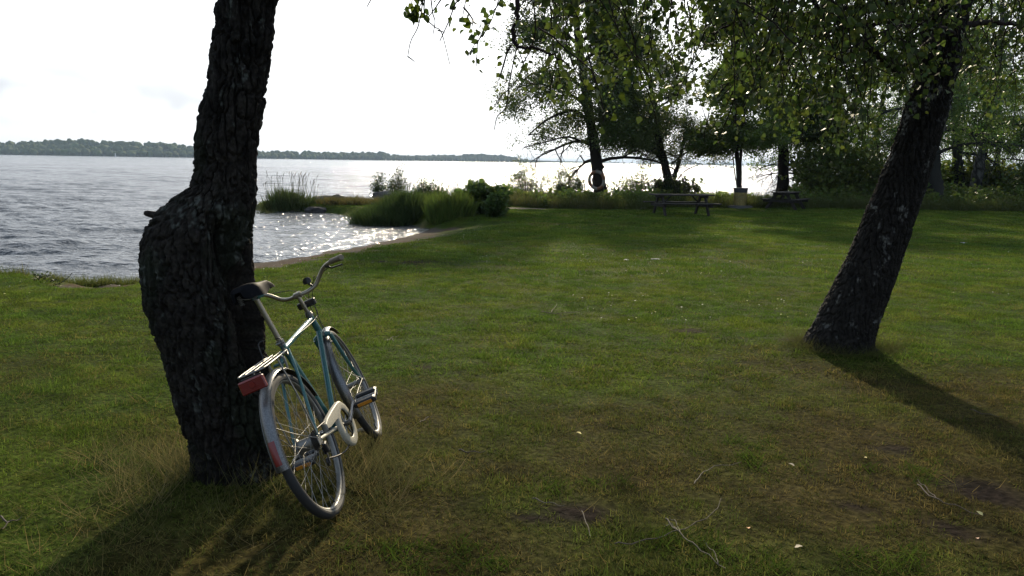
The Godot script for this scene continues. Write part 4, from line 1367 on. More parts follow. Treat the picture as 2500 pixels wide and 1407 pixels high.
func build_shore_trees() -> void:
	var px := func(list: Array, d: float) -> Array:
		var out := []
		for q in list: out.append(at(q[0], q[1], d + (q[2] if q.size() > 2 else 0.0)))
		return out
	var dark := Color(0.055, 0.045, 0.036)
	var green := Vector3(0.075, 0.108, 0.025)
	# trunk with the lifebuoy
	var t := shore_tree("shore_alder_tree", "tall drooping tree by the water with a lifebuoy on its trunk", [[px.call([[1468, 502], [1463, 450], [1456, 390], [1442, 300], [1426, 200], [1410, 80], [1400, -60], [1395, -160]], 38.9), 0.36, 0.08, 20, 0.24]], dark,
		[[px.call([[1440, 300], [1400, 270, -0.6], [1340, 290, -1.2], [1290, 330, -1.4]], 38.9), 0.10], [px.call([[1430, 220], [1370, 180, -0.4], [1300, 180, -0.8], [1260, 220, -1]], 38.9), 0.10], [px.call([[1440, 290], [1490, 240, -0.5], [1540, 230, -0.8]], 38.9), 0.07], [px.call([[1415, 110], [1340, 60], [1270, 80, -0.5]], 38.9), 0.10], [px.call([[1450, 360], [1390, 335, -1], [1340, 345, -1.4], [1280, 360, -1.6]], 38.9), 0.06]],
		{"reach": 3.3, "count": 8200, "color": green, "low": 2.5, "bend": -0.4, "fuzz": 0.5, "rise": 0.4, "open": -0.02, "mesh": spray_mesh}, 501)
	# forked willow
	shore_tree("willow_tree", "crooked forked willow rising from the dark shrub", [[px.call([[1645, 490], [1632, 440], [1618, 380], [1604, 320], [1606, 280], [1590, 220], [1570, 150]], 39.6), 0.26, 0.06, 6, 0.5], [px.call([[1640, 455], [1650, 420], [1662, 380], [1672, 330], [1690, 290]], 39.6), 0.13, 0.05, 4, 0.4], [px.call([[1630, 440], [1608, 380], [1588, 345], [1580, 300]], 39.6), 0.08, 0.03, 4, 0.4]], dark,
		[[px.call([[1605, 310], [1570, 300], [1530, 330], [1500, 380]], 39.6), 0.06], [px.call([[1640, 400], [1680, 370], [1720, 350]], 39.6), 0.06], [px.call([[1612, 360], [1580, 375], [1566, 410]], 39.6), 0.04], [px.call([[1640, 460], [1670, 420], [1710, 400]], 39.6), 0.04]],
		{"reach": 1.8, "count": 2300, "color": Vector3(0.075, 0.105, 0.028), "low": 1.6, "bend": -0.1, "fuzz": 0.26, "open": -0.2, "size": 0.8}, 502)
	# three stems behind the yellow barrel
	shore_tree("young_lime_tree", "slim three stemmed tree rising behind the yellow barrel", [[px.call([[1806, 500], [1804, 440], [1799, 360], [1796, 260], [1790, 140], [1780, 20]], 37.6), 0.13, 0.04, 9, 0.42], [px.call([[1808, 470], [1808, 400], [1814, 330], [1822, 220], [1840, 100]], 37.6), 0.08, 0.03, 7, 0.4], [px.call([[1803, 470], [1797, 440], [1792, 405], [1788, 350]], 37.6), 0.035, 0.02, 3, 0.6]], dark,
		[], {"reach": 2.0, "count": 3600, "color": Vector3(0.09, 0.135, 0.026), "low": 2.3, "bend": -0.3, "fuzz": 0.25, "mesh": broad_spray, "size": 0.8, "open": -0.25}, 503)
	# tree behind the picnic table
	shore_tree("dark_alder_tree", "dark sturdy tree with spreading roots behind the cross legged table", [[px.call([[1912, 482], [1913, 440], [1911, 380], [1905, 300], [1903, 200], [1897, 80], [1890, -60], [1885, -140]], 42.6), 0.32, 0.08, 12, 0.36], [px.call([[1920, 430], [1922, 380], [1920, 340], [1926, 280], [1934, 200]], 42.6), 0.12, 0.05, 5, 0.4]], dark,
		[[px.call([[1916, 450], [1922, 470], [1934, 486]], 42.4), 0.13], [px.call([[1908, 350], [1880, 335], [1845, 340], [1800, 330]], 42.6), 0.09], [px.call([[1904, 220], [1850, 170], [1790, 150]], 42.6), 0.09]],
		{"reach": 2.9, "count": 6500, "color": Vector3(0.075, 0.118, 0.024), "low": 2.6, "bend": -0.25, "fuzz": 0.26, "open": -0.25}, 504)
	# the wood on the right
	shore_tree("grey_trunk_tree", "stout grey trunk standing in the bushes just past the leaning birch", [[px.call([[2290, 516], [2284, 460], [2280, 380], [2282, 280], [2286, 150], [2290, 0], [2292, -150]], 39.5), 0.40, 0.10, 14, 0.28]], Color(0.07, 0.07, 0.062), [], {"reach": 2.9, "count": 2000, "color": Vector3(0.105, 0.175, 0.03), "low": 2.7, "fuzz": 0.26, "bend": -0.35, "open": -0.4}, 505)
	shore_tree("grey_trunk_tree", "straight grey trunk standing next to the pale birch trunk", [[px.call([[2342, 486], [2340, 420], [2336, 340], [2338, 240], [2345, 100], [2350, -80]], 46.5), 0.36, 0.10, 12, 0.28]], Color(0.075, 0.075, 0.065), [], {"reach": 3.0, "count": 1800, "color": Vector3(0.09, 0.155, 0.035), "low": 2.8, "fuzz": 0.27, "bend": -0.3, "open": -0.4}, 506)
	shore_tree("pale_birch_tree", "leaning birch with white and black bark in the wood", [[px.call([[2376, 500], [2384, 440], [2400, 370], [2418, 300], [2432, 220], [2444, 100], [2450, -100]], 44.5), 0.36, 0.09, 12, 0.3]], Color(0.045, 0.042, 0.04), [], {"reach": 2.8, "count": 1800, "color": Vector3(0.11, 0.17, 0.03), "low": 2.8, "fuzz": 0.27, "bend": -0.4, "open": -0.4}, 507, true)
	var labels := ["leafy tree filling the gap above the tall green bush", "broad leafy tree behind the dark rounded thicket", "shaded tree deep in the wood behind the grey trunks", "full leafy tree beyond the pale birch", "dense tree at the wood's lawn edge past the pale birch", "tree at the back of the wood above the yellow green bush", "slender tree between the dark alder and the tall green bush", "tree on the wood's near edge, beyond the end of the lawn"]
	var places := [[2010, 46.0, 10.5], [2120, 47.0, 11.0], [2250, 52.0, 12.0], [2520, 50.0, 12.0], [2600, 43.0, 10.5], [2430, 56.0, 12.5], [1965, 44.5, 9.0], [2800, 40.0, 11.0]]
	for i in 8:
		var p := stand(places[i][0], places[i][1])
		var h: float = places[i][2]
		var lean := Vector3(sin(i * 2.1), 0, cos(i * 1.7)) * 0.5
		shore_tree("woodland_tree", labels[i], [[[p - Vector3(0, 0.1, 0), p + Vector3(0, h * 0.3, 0) + lean * 0.4, p + Vector3(0, h * 0.65, 0) + lean, p + Vector3(0, h, 0) + lean * 1.2], 0.24, 0.05, 16, 0.14]], Color(0.055, 0.048, 0.04), [], {"reach": 3.2, "count": 1150, "color": Vector3(0.105, 0.175, 0.03) * (0.85 + 0.12 * (i % 4)), "low": 1.5, "fuzz": 0.30, "bend": -0.35, "open": -0.15}, 520 + i)
	# lifebuoy on the shore tree
	var ring := thing("lifebuoy", "faded orange and white lifebuoy hanging on the trunk by the water", "lifebuoy", at(1457, 440, 38.35))
	ring.rotation_degrees = Vector3(4, -22, 6)
	for q in 8:
		var mb := MB.new()
		var pts := []
		for i in 9:
			var g := TAU * (q + i / 8.0) / 8.0
			pts.append(Vector3(cos(g) * 0.36, sin(g) * 0.40, 0))
		mb.tube(pts, [0.075 if q % 2 == 0 else 0.078], 10, Color.WHITE, false)
		part("segment", mb, mat(lin(0.22, 0.10, 0.05) if q % 2 == 0 else lin(0.26, 0.235, 0.20), 0.6), ring)
	var hook := MB.new()
	hook.tube([Vector3(0.02, 0.42, 0.05), Vector3(0.04, 0.5, 0.02), Vector3(0.05, 0.5, -0.25)], [0.012], 6)
	part("hook", hook, mat(lin(0.1, 0.1, 0.1), 0.5, 0.6), ring)

# ---------------------------------------------------------------- picnic furniture
var wood_m: StandardMaterial3D
var wood2_m: StandardMaterial3D

func picnic_table(label: String, p: Vector3, turn: float, len_: float) -> void:
	var t := thing("picnic_table", label, "table", p, "picnic tables by the shore")
	t.rotation.y = turn
	var rng := RandomNumberGenerator.new()
	rng.seed = int(len_ * 1000.0)
	for i in 5:
		var mb := MB.new()
		mb.box(Vector3(rng.randf_range(-0.01, 0.01), 0.735 + rng.randf_range(-0.003, 0.003), (i - 2) * 0.152), Vector3(len_, 0.042, 0.142), Basis.IDENTITY, 0.005)
		part("tabletop_plank", mb, wood_m if i % 2 == 0 else wood2_m, t)
	for s in [-1, 1]:
		for i in 2:
			var mb := MB.new()
			mb.box(Vector3(0, 0.442, s * (0.60 + i * 0.135)), Vector3(len_ * 1.06, 0.042, 0.128), Basis.IDENTITY, 0.005)
			part("bench_plank", mb, wood_m if i == 0 else wood2_m, t)
	for e in [-1, 1]:
		var x: float = e * (len_ * 0.5 - 0.32)
		for s in [-1, 1]:
			var mb := MB.new()
			var a := Vector3(x, 0.715, s * 0.20)
			var b := Vector3(x, -0.03, s * 0.66)
			var dir := (a - b).normalized()
			var bs := Basis(Vector3(1, 0, 0), dir, Vector3(1, 0, 0).cross(dir))
			mb.box((a + b) / 2.0, Vector3(0.06, a.distance_to(b), 0.13), bs, 0.004)
			part("leg", mb, wood2_m, t)
		var beam := MB.new()
		beam.box(Vector3(x + e * 0.055, 0.368, 0), Vector3(0.045, 0.105, 1.56), Basis.IDENTITY, 0.004)
		part("bench_beam", beam, wood2_m, t)
		var top := MB.new()
		top.box(Vector3(x + e * 0.055, 0.668, 0), Vector3(0.045, 0.09, 0.72), Basis.IDENTITY, 0.004)
		part("top_beam", top, wood2_m, t)
		var br := MB.new()
		var a2 := Vector3(x - e * 0.03, 0.36, 0)
		var b2 := Vector3(x - e * 0.42, 0.71, 0)
		var d2 := (b2 - a2).normalized()
		br.box((a2 + b2) / 2.0, Vector3(0.04, a2.distance_to(b2), 0.07), Basis(d2.cross(Vector3(0, 0, 1)), d2, Vector3(0, 0, 1)), 0.004)
		part("brace", br, wood2_m, t)

func build_furniture() -> void:
	var tex := grain(51, 0.05, 256, 0.55, 1.0, 4)
	wood_m = grained(mat(lin(0.085, 0.075, 0.066), 0.85, 0.0, 0.25), tex, 2.5, 0.3)
	wood2_m = grained(mat(lin(0.065, 0.057, 0.05), 0.85, 0.0, 0.25), tex, 2.1, 0.3)
	var a := on_lawn(1662, 527)
	picnic_table("long picnic table seen side on, standing out on the open lawn", Vector3(a.x, ground(a.x, -a.z), a.z), 0.16, 2.25)
	var b := on_lawn(1917, 511)
	picnic_table("picnic table seen from its end, standing between barrel and bushes", Vector3(b.x, ground(b.x, -b.z), b.z), 0.98, 2.0)
	# barrel on its slab
	var bp := on_lawn(1806, 508)
	var slab := thing("concrete_slab", "low round concrete slab under the yellow barrel", "slab", Vector3(bp.x, bp.y, bp.z))
	var sm := MB.new()
	sm.tube([Vector3(0, -0.05, 0), Vector3(0, 0.10, 0), Vector3(0, 0.125, 0)], [0.56, 0.56, 0.53], 28)
	part("slab", sm, grained(mat(lin(0.17, 0.16, 0.15), 0.95), tex, 3.0, 0.4), slab)
	var bar := thing("yellow_barrel", "yellow steel barrel with black lid rim standing on a slab", "barrel", Vector3(bp.x, bp.y + 0.125, bp.z))
	var ym := grained(mat(lin(0.34, 0.26, 0.065), 0.6), grain(52, 0.03, 256, 0.6, 1.0, 4), 1.6)
	var bm := MB.new()
	bm.tube([Vector3(0, 0, 0), Vector3(0, 0.02, 0), Vector3(0, 0.20, 0), Vector3(0, 0.215, 0), Vector3(0, 0.235, 0), Vector3(0, 0.25, 0), Vector3(0, 0.43, 0), Vector3(0, 0.445, 0), Vector3(0, 0.465, 0), Vector3(0, 0.48, 0), Vector3(0, 0.58, 0)], [0.27, 0.285, 0.285, 0.297, 0.297, 0.285, 0.285, 0.297, 0.297, 0.285, 0.285], 32)
	part("barrel_body", bm, ym, bar)
	var rim := MB.new()
	rim.tube([Vector3(0, 0.575, 0), Vector3(0, 0.60, 0), Vector3(0, 0.74, 0), Vector3(0, 0.755, 0), Vector3(0, 0.775, 0), Vector3(0, 0.78, 0)], [0.288, 0.295, 0.315, 0.34, 0.34, 0.325], 32)
	part("collar", rim, mat(lin(0.03, 0.03, 0.032), 0.6), bar)
	var band := MB.new()
	band.tube([Vector3(0, 0.36, 0), Vector3(0, 0.40, 0)], [0.2875, 0.2875], 32, Color.WHITE, false)
	part("dirty_band", band, mat(lin(0.20, 0.17, 0.07), 0.8), bar)
	# plank bench beside it
	var q := on_lawn(1790, 505)
	var bench := thing("plank_bench", "low plank bench on two posts behind the yellow barrel", "bench", Vector3(q.x, ground(q.x, -q.z - 0.9), q.z - 0.9))
	for i in 2:
		var pm := MB.new()
		pm.box(Vector3(0, 0.40, -0.09 + i * 0.18), Vector3(2.3, 0.045, 0.16), Basis.IDENTITY, 0.004)
		part("plank", pm, wood_m if i == 0 else wood2_m, bench)
	for s in [-0.52, 0.66]:
		var pm := MB.new()
		pm.box(Vector3(s, 0.18, 0), Vector3(0.09, 0.40, 0.22), Basis.IDENTITY, 0.006)
		part("post", pm, wood2_m, bench)
		var fm := MB.new()
		fm.tube([Vector3(s, -0.04, 0), Vector3(s, 0.07, 0), Vector3(s, 0.12, 0)], [0.19, 0.16, 0.09], 14)
		part("footing", fm, rock_m, bench)
	var post := thing("leaning_post", "thin leaning wooden post in front of the dark sturdy tree", "post", stand(1893, 42.0))
	var po := MB.new()
	po.tube([Vector3(0, -0.1, 0), Vector3(0.03, 0.6, 0), Vector3(0.10, 1.62, 0)], [0.055, 0.052, 0.05], 9)
	part("pole", po, wood2_m, post)

# ---------------------------------------------------------------- twigs and leaves on the lawn
func build_litter() -> void:
	var pale := mat(lin(0.10, 0.083, 0.062), 0.85)
	var brown := mat(lin(0.07, 0.052, 0.04), 0.85)
	var sticks := [
		["thin forked pale branch lying in the grass", [[[1625, 1280], [1650, 1310], [1690, 1345], [1730, 1375], [1770, 1410]], [[1652, 1312], [1640, 1295], [1622, 1300]], [[1660, 1320], [1650, 1290], [1634, 1278]], [[1752, 1395], [1745, 1370], [1722, 1345]]], 0.0042, true],
		["long dark twig crossing the pale forked branch", [[[1500, 1346], [1560, 1342], [1640, 1318], [1700, 1290], [1745, 1258], [1760, 1225]]], 0.0035, false],
		["pale curved twig on the dry lawn", [[[1695, 1185], [1712, 1160], [1745, 1140], [1810, 1130]]], 0.0035, true],
		["dark branching twig near the dark bare patches", [[[2240, 1190], [2280, 1225], [2330, 1245], [2400, 1272]], [[2285, 1226], [2262, 1200], [2240, 1178]]], 0.0045, false],
		["short dark stick on the open lawn", [[[1120, 1106], [1150, 1110], [1185, 1107]]], 0.006, false],
		["small pale forked twig on the green lawn", [[[945, 836], [955, 829], [975, 822]], [[955, 829], [962, 836]]], 0.004, true],
		["thin dark twig on the dry lawn", [[[1025, 1037], [1040, 1026], [1058, 1018]]], 0.004, false],
		["thin pale twig beside a bare patch", [[[1300, 1228], [1340, 1240], [1380, 1248]]], 0.004, true],
		["slim bent twig at the edge of the bare soil", [[[1420, 1262], [1434, 1300], [1442, 1330]]], 0.003, true],
		["faint twig lying across the middle of the lawn", [[[1320, 765], [1370, 768], [1420, 762]], [[1345, 766], [1360, 745]]], 0.005, false],
		["crooked twig lying in shade by the knotted birch", [[[0, 1285], [25, 1298], [55, 1287]], [[25, 1298], [5, 1315]]], 0.005, false],
		["thin twig lying in the shadow of the leaning birch", [[[2370, 1000], [2410, 1012], [2450, 1018]]], 0.004, false],
	]
	for s in sticks:
		var foot := on_lawn(s[1][0][0][0], s[1][0][0][1])
		var t := thing("fallen_twig", s[0], "twig", foot)
		for k in s[1].size():
			var pts := []
			for q in s[1][k]:
				pts.append(on_lawn(q[0], q[1]) - foot + Vector3(0, 0.022, 0))
			var path := smooth_path(pts, 4)
			for i in path.size(): path[i] += Vector3(0, 0.006 * sin(i * 1.7), 0)
			var mb := MB.new()
			mb.tube(path, taper(path.size(), s[2] * (0.85 if k == 0 else 0.6), s[2] * 0.35), 6)
			part("stem" if k == 0 else "side_shoot", mb, pale if s[3] else brown, t)
	var stick := thing("driftwood_stick", "pale barkless stick wedged under the front wheel", "stick", Vector3(-0.80, ground(-0.80, 4.36), -4.36))
	var mb := MB.new()
	var pts := []
	for q in [[838, 1094], [850, 1081], [866, 1070], [884, 1063], [905, 1061], [925, 1057]]:
		pts.append(on_lawn(q[0], q[1]) - stick.position + Vector3(0, 0.03, 0))
	var sp := smooth_path(pts, 5)
	mb.tube(sp, taper(sp.size(), 0.007, 0.016, 0.6), 9)
	part("stick", mb, grained(mat(lin(0.42, 0.35, 0.26), 0.8), grain(53, 0.08, 128, 0.6, 1.0, 3), 9.0), stick)
	var rng := RandomNumberGenerator.new()
	rng.seed = 66
	var dl := [["fallen yellow leaf on the dry lawn", 2105, 1127, 0.32, 0.24, 0.03], ["fallen orange leaf on the dry lawn", 1822, 1310, 0.34, 0.13, 0.03], ["small yellow leaf lying in green turf", 1420, 1065, 0.40, 0.33, 0.05], ["fallen pale leaf near the dark bare patch", 2398, 1280, 0.35, 0.32, 0.12], ["pale curled leaf near the bottom of the dry lawn", 1938, 1362, 0.28, 0.23, 0.15], ["pinkish dead leaf on the worn turf", 2378, 1335, 0.30, 0.17, 0.11], ["upright pale dry leaf in the worn turf", 1940, 1145, 0.3, 0.25, 0.18]]
	for q in dl:
		var lf := thing("fallen_leaf", q[0], "leaf", on_lawn(q[1], q[2]) + Vector3(0, 0.04, 0))
		var lm := MB.new()
		add_leaf(lm, Vector3.ZERO, Basis(Vector3.UP, rng.randf() * TAU) * Basis(Vector3.RIGHT, -1.15), 0.034)
		part("blade", lm, mat(lin(q[3], q[4], q[5]), 0.7), lf)

# ---------------------------------------------------------------- bicycle: x forwards, y up, z to its right-hand side
const WR := 0.345
const WB := 1.065

func arc(c: Vector3, r: float, a0: float, a1: float, m: int, z: float = 0.0) -> Array:
	var out := []
	for i in m + 1:
		var g := lerpf(a0, a1, float(i) / m)
		out.append(c + Vector3(cos(g) * r, sin(g) * r, z))
	return out

func wheel(root: Node3D, called: String, c: Vector3, big_hub: bool, tyre: Material, rim_m: Material, steel: Material, wall: Material) -> void:
	var w := Node3D.new()
	w.name = called
	root.add_child(w)
	w.position = c
	var mb := MB.new()
	mb.tube(arc(Vector3.ZERO, WR - 0.021, 0, TAU, 72), [0.021], 14, Color.WHITE, false, true)
	part("tyre", mb, tyre, w)
	for s in [-1, 1]:
		mb = MB.new()
		var rows := [[], []]
		for i in 73:
			var g := TAU * i / 72.0
			rows[0].append(Vector3(cos(g) * (WR - 0.033), sin(g) * (WR - 0.033), s * 0.0176))
			rows[1].append(Vector3(cos(g) * (WR - 0.025), sin(g) * (WR - 0.025), s * 0.0210))
		mb.sheet(rows, s > 0)
		part("sidewall_stripe", mb, wall, w)
	mb = MB.new()
	var prof := [Vector2(-0.0125, WR - 0.028), Vector2(-0.013, WR - 0.040), Vector2(-0.008, WR - 0.047), Vector2(0.008, WR - 0.047), Vector2(0.013, WR - 0.040), Vector2(0.0125, WR - 0.028)]
	var rr := []
	for q in prof:
		var row := []
		for i in 73:
			var g := TAU * i / 72.0
			row.append(Vector3(cos(g) * q.y, sin(g) * q.y, q.x))
		rr.append(row)
	mb.sheet(rr, true)
	part("rim", mb, rim_m, w)
	mb = MB.new()
	var hr := 0.030 if big_hub else 0.014
	mb.tube([Vector3(0, 0, -0.062), Vector3(0, 0, -0.045), Vector3(0, 0, -0.040), Vector3(0, 0, -0.036), Vector3(0, 0, -0.034), Vector3(0, 0, 0.030), Vector3(0, 0, 0.033), Vector3(0, 0, 0.037), Vector3(0, 0, 0.041), Vector3(0, 0, 0.062)], [0.008, 0.012, hr + 0.012, hr + 0.012, hr, hr, hr + 0.012, hr + 0.012, 0.012, 0.008], 20)
	part("hub", mb, steel, w)
	var sm := MB.new()
	sm.tube([Vector3.ZERO, Vector3(0, 1, 0)], [0.0011], 5)
	var spoke_mesh := sm.mesh(steel)
	for i in 36:
		var s := 1 if i % 2 == 0 else -1
		var g := TAU * i / 36.0
		var off := (1.0 if (i / 2) % 2 == 0 else -1.0) * 1.15
		var a := Vector3(cos(g + off) * (hr + 0.009), sin(g + off) * (hr + 0.009), s * 0.036)
		var b := Vector3(cos(g) * (WR - 0.045), sin(g) * (WR - 0.045), 0.0)
		var o := hang("spoke", spoke_mesh, w)
		var y := b - a
		var x := y.cross(Vector3(0, 0, 1)).normalized()
		o.transform = Transform3D(Basis(x, y, x.cross(y).normalized()), a)
	sm = MB.new()
	sm.tube([Vector3(0, -(WR - 0.05), 0), Vector3(0, -(WR - 0.085), 0)], [0.004, 0.003], 6)
	part("valve", sm, tyre, w)

func fender(root: Node3D, c: Vector3, a0: float, a1: float, m: Material) -> MeshInstance3D:
	var rows := []
	var inner := []
	for i in 41:
		var g := lerpf(a0, a1, i / 40.0)
		var row := []
		var row2 := []
		for k in 9:
			var f := lerpf(-1.25, 1.25, k / 8.0)
			var r := WR + 0.004 + cos(f) * 0.020
			var z := sin(f) * 0.028
			row.append(c + Vector3(cos(g) * r, sin(g) * r, z))
			row2.append(c + Vector3(cos(g) * (r - 0.0018), sin(g) * (r - 0.0018), z * 0.96))
		rows.append(row); inner.append(row2)
	var mb := MB.new()
	mb.sheet(rows, true)
	mb.sheet(inner, false)
	# rolled edges
	for k in [0, 8]:
		var e := []
		for row in rows: e.append(row[k])
		mb.tube(e, [0.0022], 5)
	return part("fender", mb, m, root)

func pedal(root: Node3D, at_: Vector3, m: Material, steel: Material, amber: Material) -> void:
	var p := Node3D.new()
	p.name = "pedal"
	root.add_child(p, true)
	p.position = at_
	p.rotation = Vector3(0, 0, 0.25)
	p.scale = Vector3.ONE * 1.3
	var ax := MB.new()
	ax.tube([Vector3(0, 0, -0.05), Vector3(0, 0, 0.05)], [0.008], 8)
	part("axle", ax, steel, p)
	for s in [-1, 1]:
		var mb := MB.new()
		mb.box(Vector3(s * 0.032, 0, 0), Vector3(0.028, 0.026, 0.09), Basis.IDENTITY, 0.006)
		part("tread_block", mb, m, p)
		mb = MB.new()
		mb.box(Vector3(s * 0.0465, 0, 0), Vector3(0.004, 0.014, 0.06), Basis.IDENTITY, 0.001)
		part("reflector", mb, amber, p)
	for s in [-1, 1]:
		var mb := MB.new()
		mb.box(Vector3(0, 0, s * 0.043), Vector3(0.085, 0.018, 0.008), Basis.IDENTITY, 0.002)
		part("end_plate", mb, m, p)

func build_bicycle() -> void:
	var teal := mat(lin(0.05, 0.21, 0.21), 0.32, 0.1, 0.5)
	teal.clearcoat_enabled = true
	teal.clearcoat = 0.5
	teal.clearcoat_roughness = 0.15
	grained(teal, grain(61, 0.05, 256, 0.55, 1.0, 4), 9.0)
	teal.uv1_world_triplanar = false
	var chrome := mat(lin(0.30, 0.295, 0.29), 0.38, 0.95)
	grained(chrome, grain(62, 0.06, 256, 0.55, 1.0, 5), 8.0)
	chrome.uv1_world_triplanar = false
	var steel := mat(lin(0.25, 0.245, 0.23), 0.48, 0.85)
	var brass := mat(lin(0.36, 0.32, 0.25), 0.38, 0.8)
	var rubber := mat(lin(0.018, 0.018, 0.018), 0.75)
	var wall := mat(lin(0.10, 0.095, 0.085), 0.8)
	var black := mat(lin(0.012, 0.012, 0.014), 0.45)
	var seat_m := mat(lin(0.009, 0.009, 0.011), 0.6, 0.0, 0.16)
	var cream := mat(lin(0.48, 0.44, 0.34), 0.5)
	grained(cream, grain(63, 0.05, 256, 0.7, 1.0, 4), 7.0)
	cream.uv1_world_triplanar = false
	var grip_m := mat(lin(0.20, 0.165, 0.115), 0.65)
	var red := mat(lin(0.17, 0.010, 0.008), 0.22, 0.0, 0.5)
	red.clearcoat_enabled = true
	red.clearcoat = 0.6

	var root := thing("bicycle", "old turquoise bicycle leaning against the thick birch trunk", "bicycle")
	var head := deg_to_rad(0.2)
	var lean := deg_to_rad(24.0)
	var fwd := Vector3(sin(head), 0, -cos(head))
	var right0 := Vector3(cos(head), 0, sin(head))
	var gr := Vector3(-0.770, 0, -3.45)
	var gf := gr + fwd * WB
	gr.y = ground(gr.x, -gr.z) + 0.008
	gf.y = ground(gf.x, -gf.z) + 0.012
	fwd = (gf - gr).normalized()
	var up0 := right0.cross(fwd).normalized()
	var up := up0 * cos(lean) - right0 * sin(lean)
	root.transform = Transform3D(Basis(fwd, up, fwd.cross(up)), gr)

	var ra := Vector3(0, WR, 0)
	var fa := Vector3(WB, WR, 0)
	var bb := Vector3(0.445, 0.275, 0)
	var st_top := Vector3(0.258, 0.782, 0)
	var hb := Vector3(0.883, 0.708, 0)
	var ha := Vector3(-0.342, 0.94, 0).normalized()
	var ht := hb + ha * 0.125
	wheel(root, "rear_wheel", ra, true, rubber, steel, steel, wall)
	wheel(root, "front_wheel", fa, false, rubber, steel, steel, wall)

	# frame
	var fr := Node3D.new()
	fr.name = "frame"
	root.add_child(fr)
	var tubes := [["seat_tube", [bb, st_top], 0.0148], ["top_tube", [st_top + Vector3(0.006, -0.022, 0), ht + ha * -0.022], 0.0135], ["down_tube", [hb + ha * 0.022, bb], 0.0150], ["head_tube", [hb, ht], 0.0180], ["bottom_bracket_shell", [bb + Vector3(0, 0, -0.036), bb + Vector3(0, 0, 0.036)], 0.021]]
	for q in tubes:
		var mb := MB.new()
		mb.tube(q[1], [q[2]], 16)
		part(q[0], mb, teal, fr)
	for s in [-1, 1]:
		var mb := MB.new()
		mb.tube(smooth_path([bb + Vector3(-0.02, 0.0, s * 0.018), bb + Vector3(-0.12, 0.02, s * 0.034), ra + Vector3(0.02, -0.004, s * 0.058)], 5), taper(11, 0.011, 0.008), 10)
		part("chain_stay", mb, cream if s > 0 else teal, fr)
		mb = MB.new()
		mb.tube(smooth_path([st_top + Vector3(0.004, -0.03, s * 0.016), st_top.lerp(ra, 0.35) + Vector3(0, 0, s * 0.040), ra + Vector3(0.008, 0.015, s * 0.058)], 5), taper(11, 0.0085, 0.0075), 10)
		part("seat_stay", mb, teal, fr)
		mb = MB.new()
		mb.box(ra + Vector3(0.006, 0.0, s * 0.060), Vector3(0.05, 0.045, 0.005), Basis.IDENTITY, 0.002)
		part("dropout", mb, steel, fr)
	var bridge := MB.new()
	bridge.tube([Vector3(0.125, 0.715, -0.03), Vector3(0.125, 0.715, 0.03)], [0.007], 8)
	part("stay_bridge", bridge, teal, fr)
	# fork
	var fk := Node3D.new()
	fk.name = "fork"
	root.add_child(fk)
	var crown := hb - ha * 0.025
	var mbc := MB.new()
	mbc.tube([crown + Vector3(0, 0, -0.048), crown + Vector3(0, 0.006, -0.03), crown + Vector3(0, 0.01, 0), crown + Vector3(0, 0.006, 0.03), crown + Vector3(0, 0, 0.048)], [0.013, 0.016, 0.018, 0.016, 0.013], 10)
	part("fork_crown", mbc, teal, fk)
	for s in [-1, 1]:
		var mb := MB.new()
		mb.tube(smooth_path([crown + Vector3(0, 0, s * 0.044), crown - ha * 0.18 + Vector3(0, 0, s * 0.048), crown - ha * 0.27 + Vector3(0.012, 0, s * 0.050), fa + Vector3(-0.004, 0.006, s * 0.052)], 5), taper(16, 0.0125, 0.0075), 10)
		part("fork_blade", mb, teal, fk)
		mb = MB.new()
		mb.tube([fa + Vector3(0, 0, s * 0.045), fa + Vector3(0, 0, s * 0.072)], [0.009, 0.008], 8)
		part("axle_nut", mb, steel, fk)
	# fenders, stays
	var rf := fender(root, ra, deg_to_rad(22), deg_to_rad(178), chrome)
	var ff := fender(root, fa, deg_to_rad(52), deg_to_rad(200), chrome)
	var strip := MB.new()
	var rows := []
	for i in 11:
		var g := deg_to_rad(lerpf(158, 174, i / 10.0))
		var row := []
		for k in 5:
			var f := lerpf(-0.55, 0.55, k / 4.0)
			var r := WR + 0.0075 + cos(f) * 0.020
			row.append(ra + Vector3(cos(g) * r, sin(g) * r, sin(f) * 0.028))
		rows.append(row)
	strip.sheet(rows, true)
	part("reflector_strip", strip, red, rf)
	for q in [[ra, 150.0, rf], [fa, 150.0, ff], [fa, 188.0, ff]]:
		for s in [-1, 1]:
			var g := deg_to_rad(q[1])
			var e: Vector3 = q[0] + Vector3(cos(g) * (WR + 0.006), sin(g) * (WR + 0.006), s * 0.028)
			var mid: Vector3 = q[0].lerp(e, 0.5) + Vector3(0, 0.004, s * 0.02)
			var mb := MB.new()
			mb.tube(smooth_path([q[0] + Vector3(-0.01, 0.01, s * 0.064), mid, e], 4), [0.0022], 6)
			part("fender_stay", mb, steel, q[2])
	# the front wheel is turned a little to the left
	var turn := Transform3D(Basis.IDENTITY, hb) * Transform3D(Basis(ha, deg_to_rad(7.0)), Vector3.ZERO) * Transform3D(Basis.IDENTITY, -hb)
	for o in [root.get_node("front_wheel"), fk, ff]:
		o.transform = turn * o.transform
	# rear rack
	var rk := Node3D.new()
	rk.name = "rear_rack"
	root.add_child(rk)
	var ry := 0.762
	for s in [-1, 1]:
		var mb := MB.new()
		mb.tube(smooth_path([Vector3(0.17, ry - 0.005, s * 0.035), Vector3(0.12, ry, s * 0.055), Vector3(-0.05, ry, s * 0.062), Vector3(-0.20, ry, s * 0.062), Vector3(-0.23, ry, s * 0.045), Vector3(-0.235, ry, 0.0)], 4), [0.0042], 8)
		part("rail", mb, steel, rk)
		mb = MB.new()
		mb.tube([Vector3(0.14, ry + 0.002, s * 0.02), Vector3(-0.23, ry + 0.002, s * 0.022)], [0.0032], 7)
		part("wire", mb, steel, rk)
		mb = MB.new()
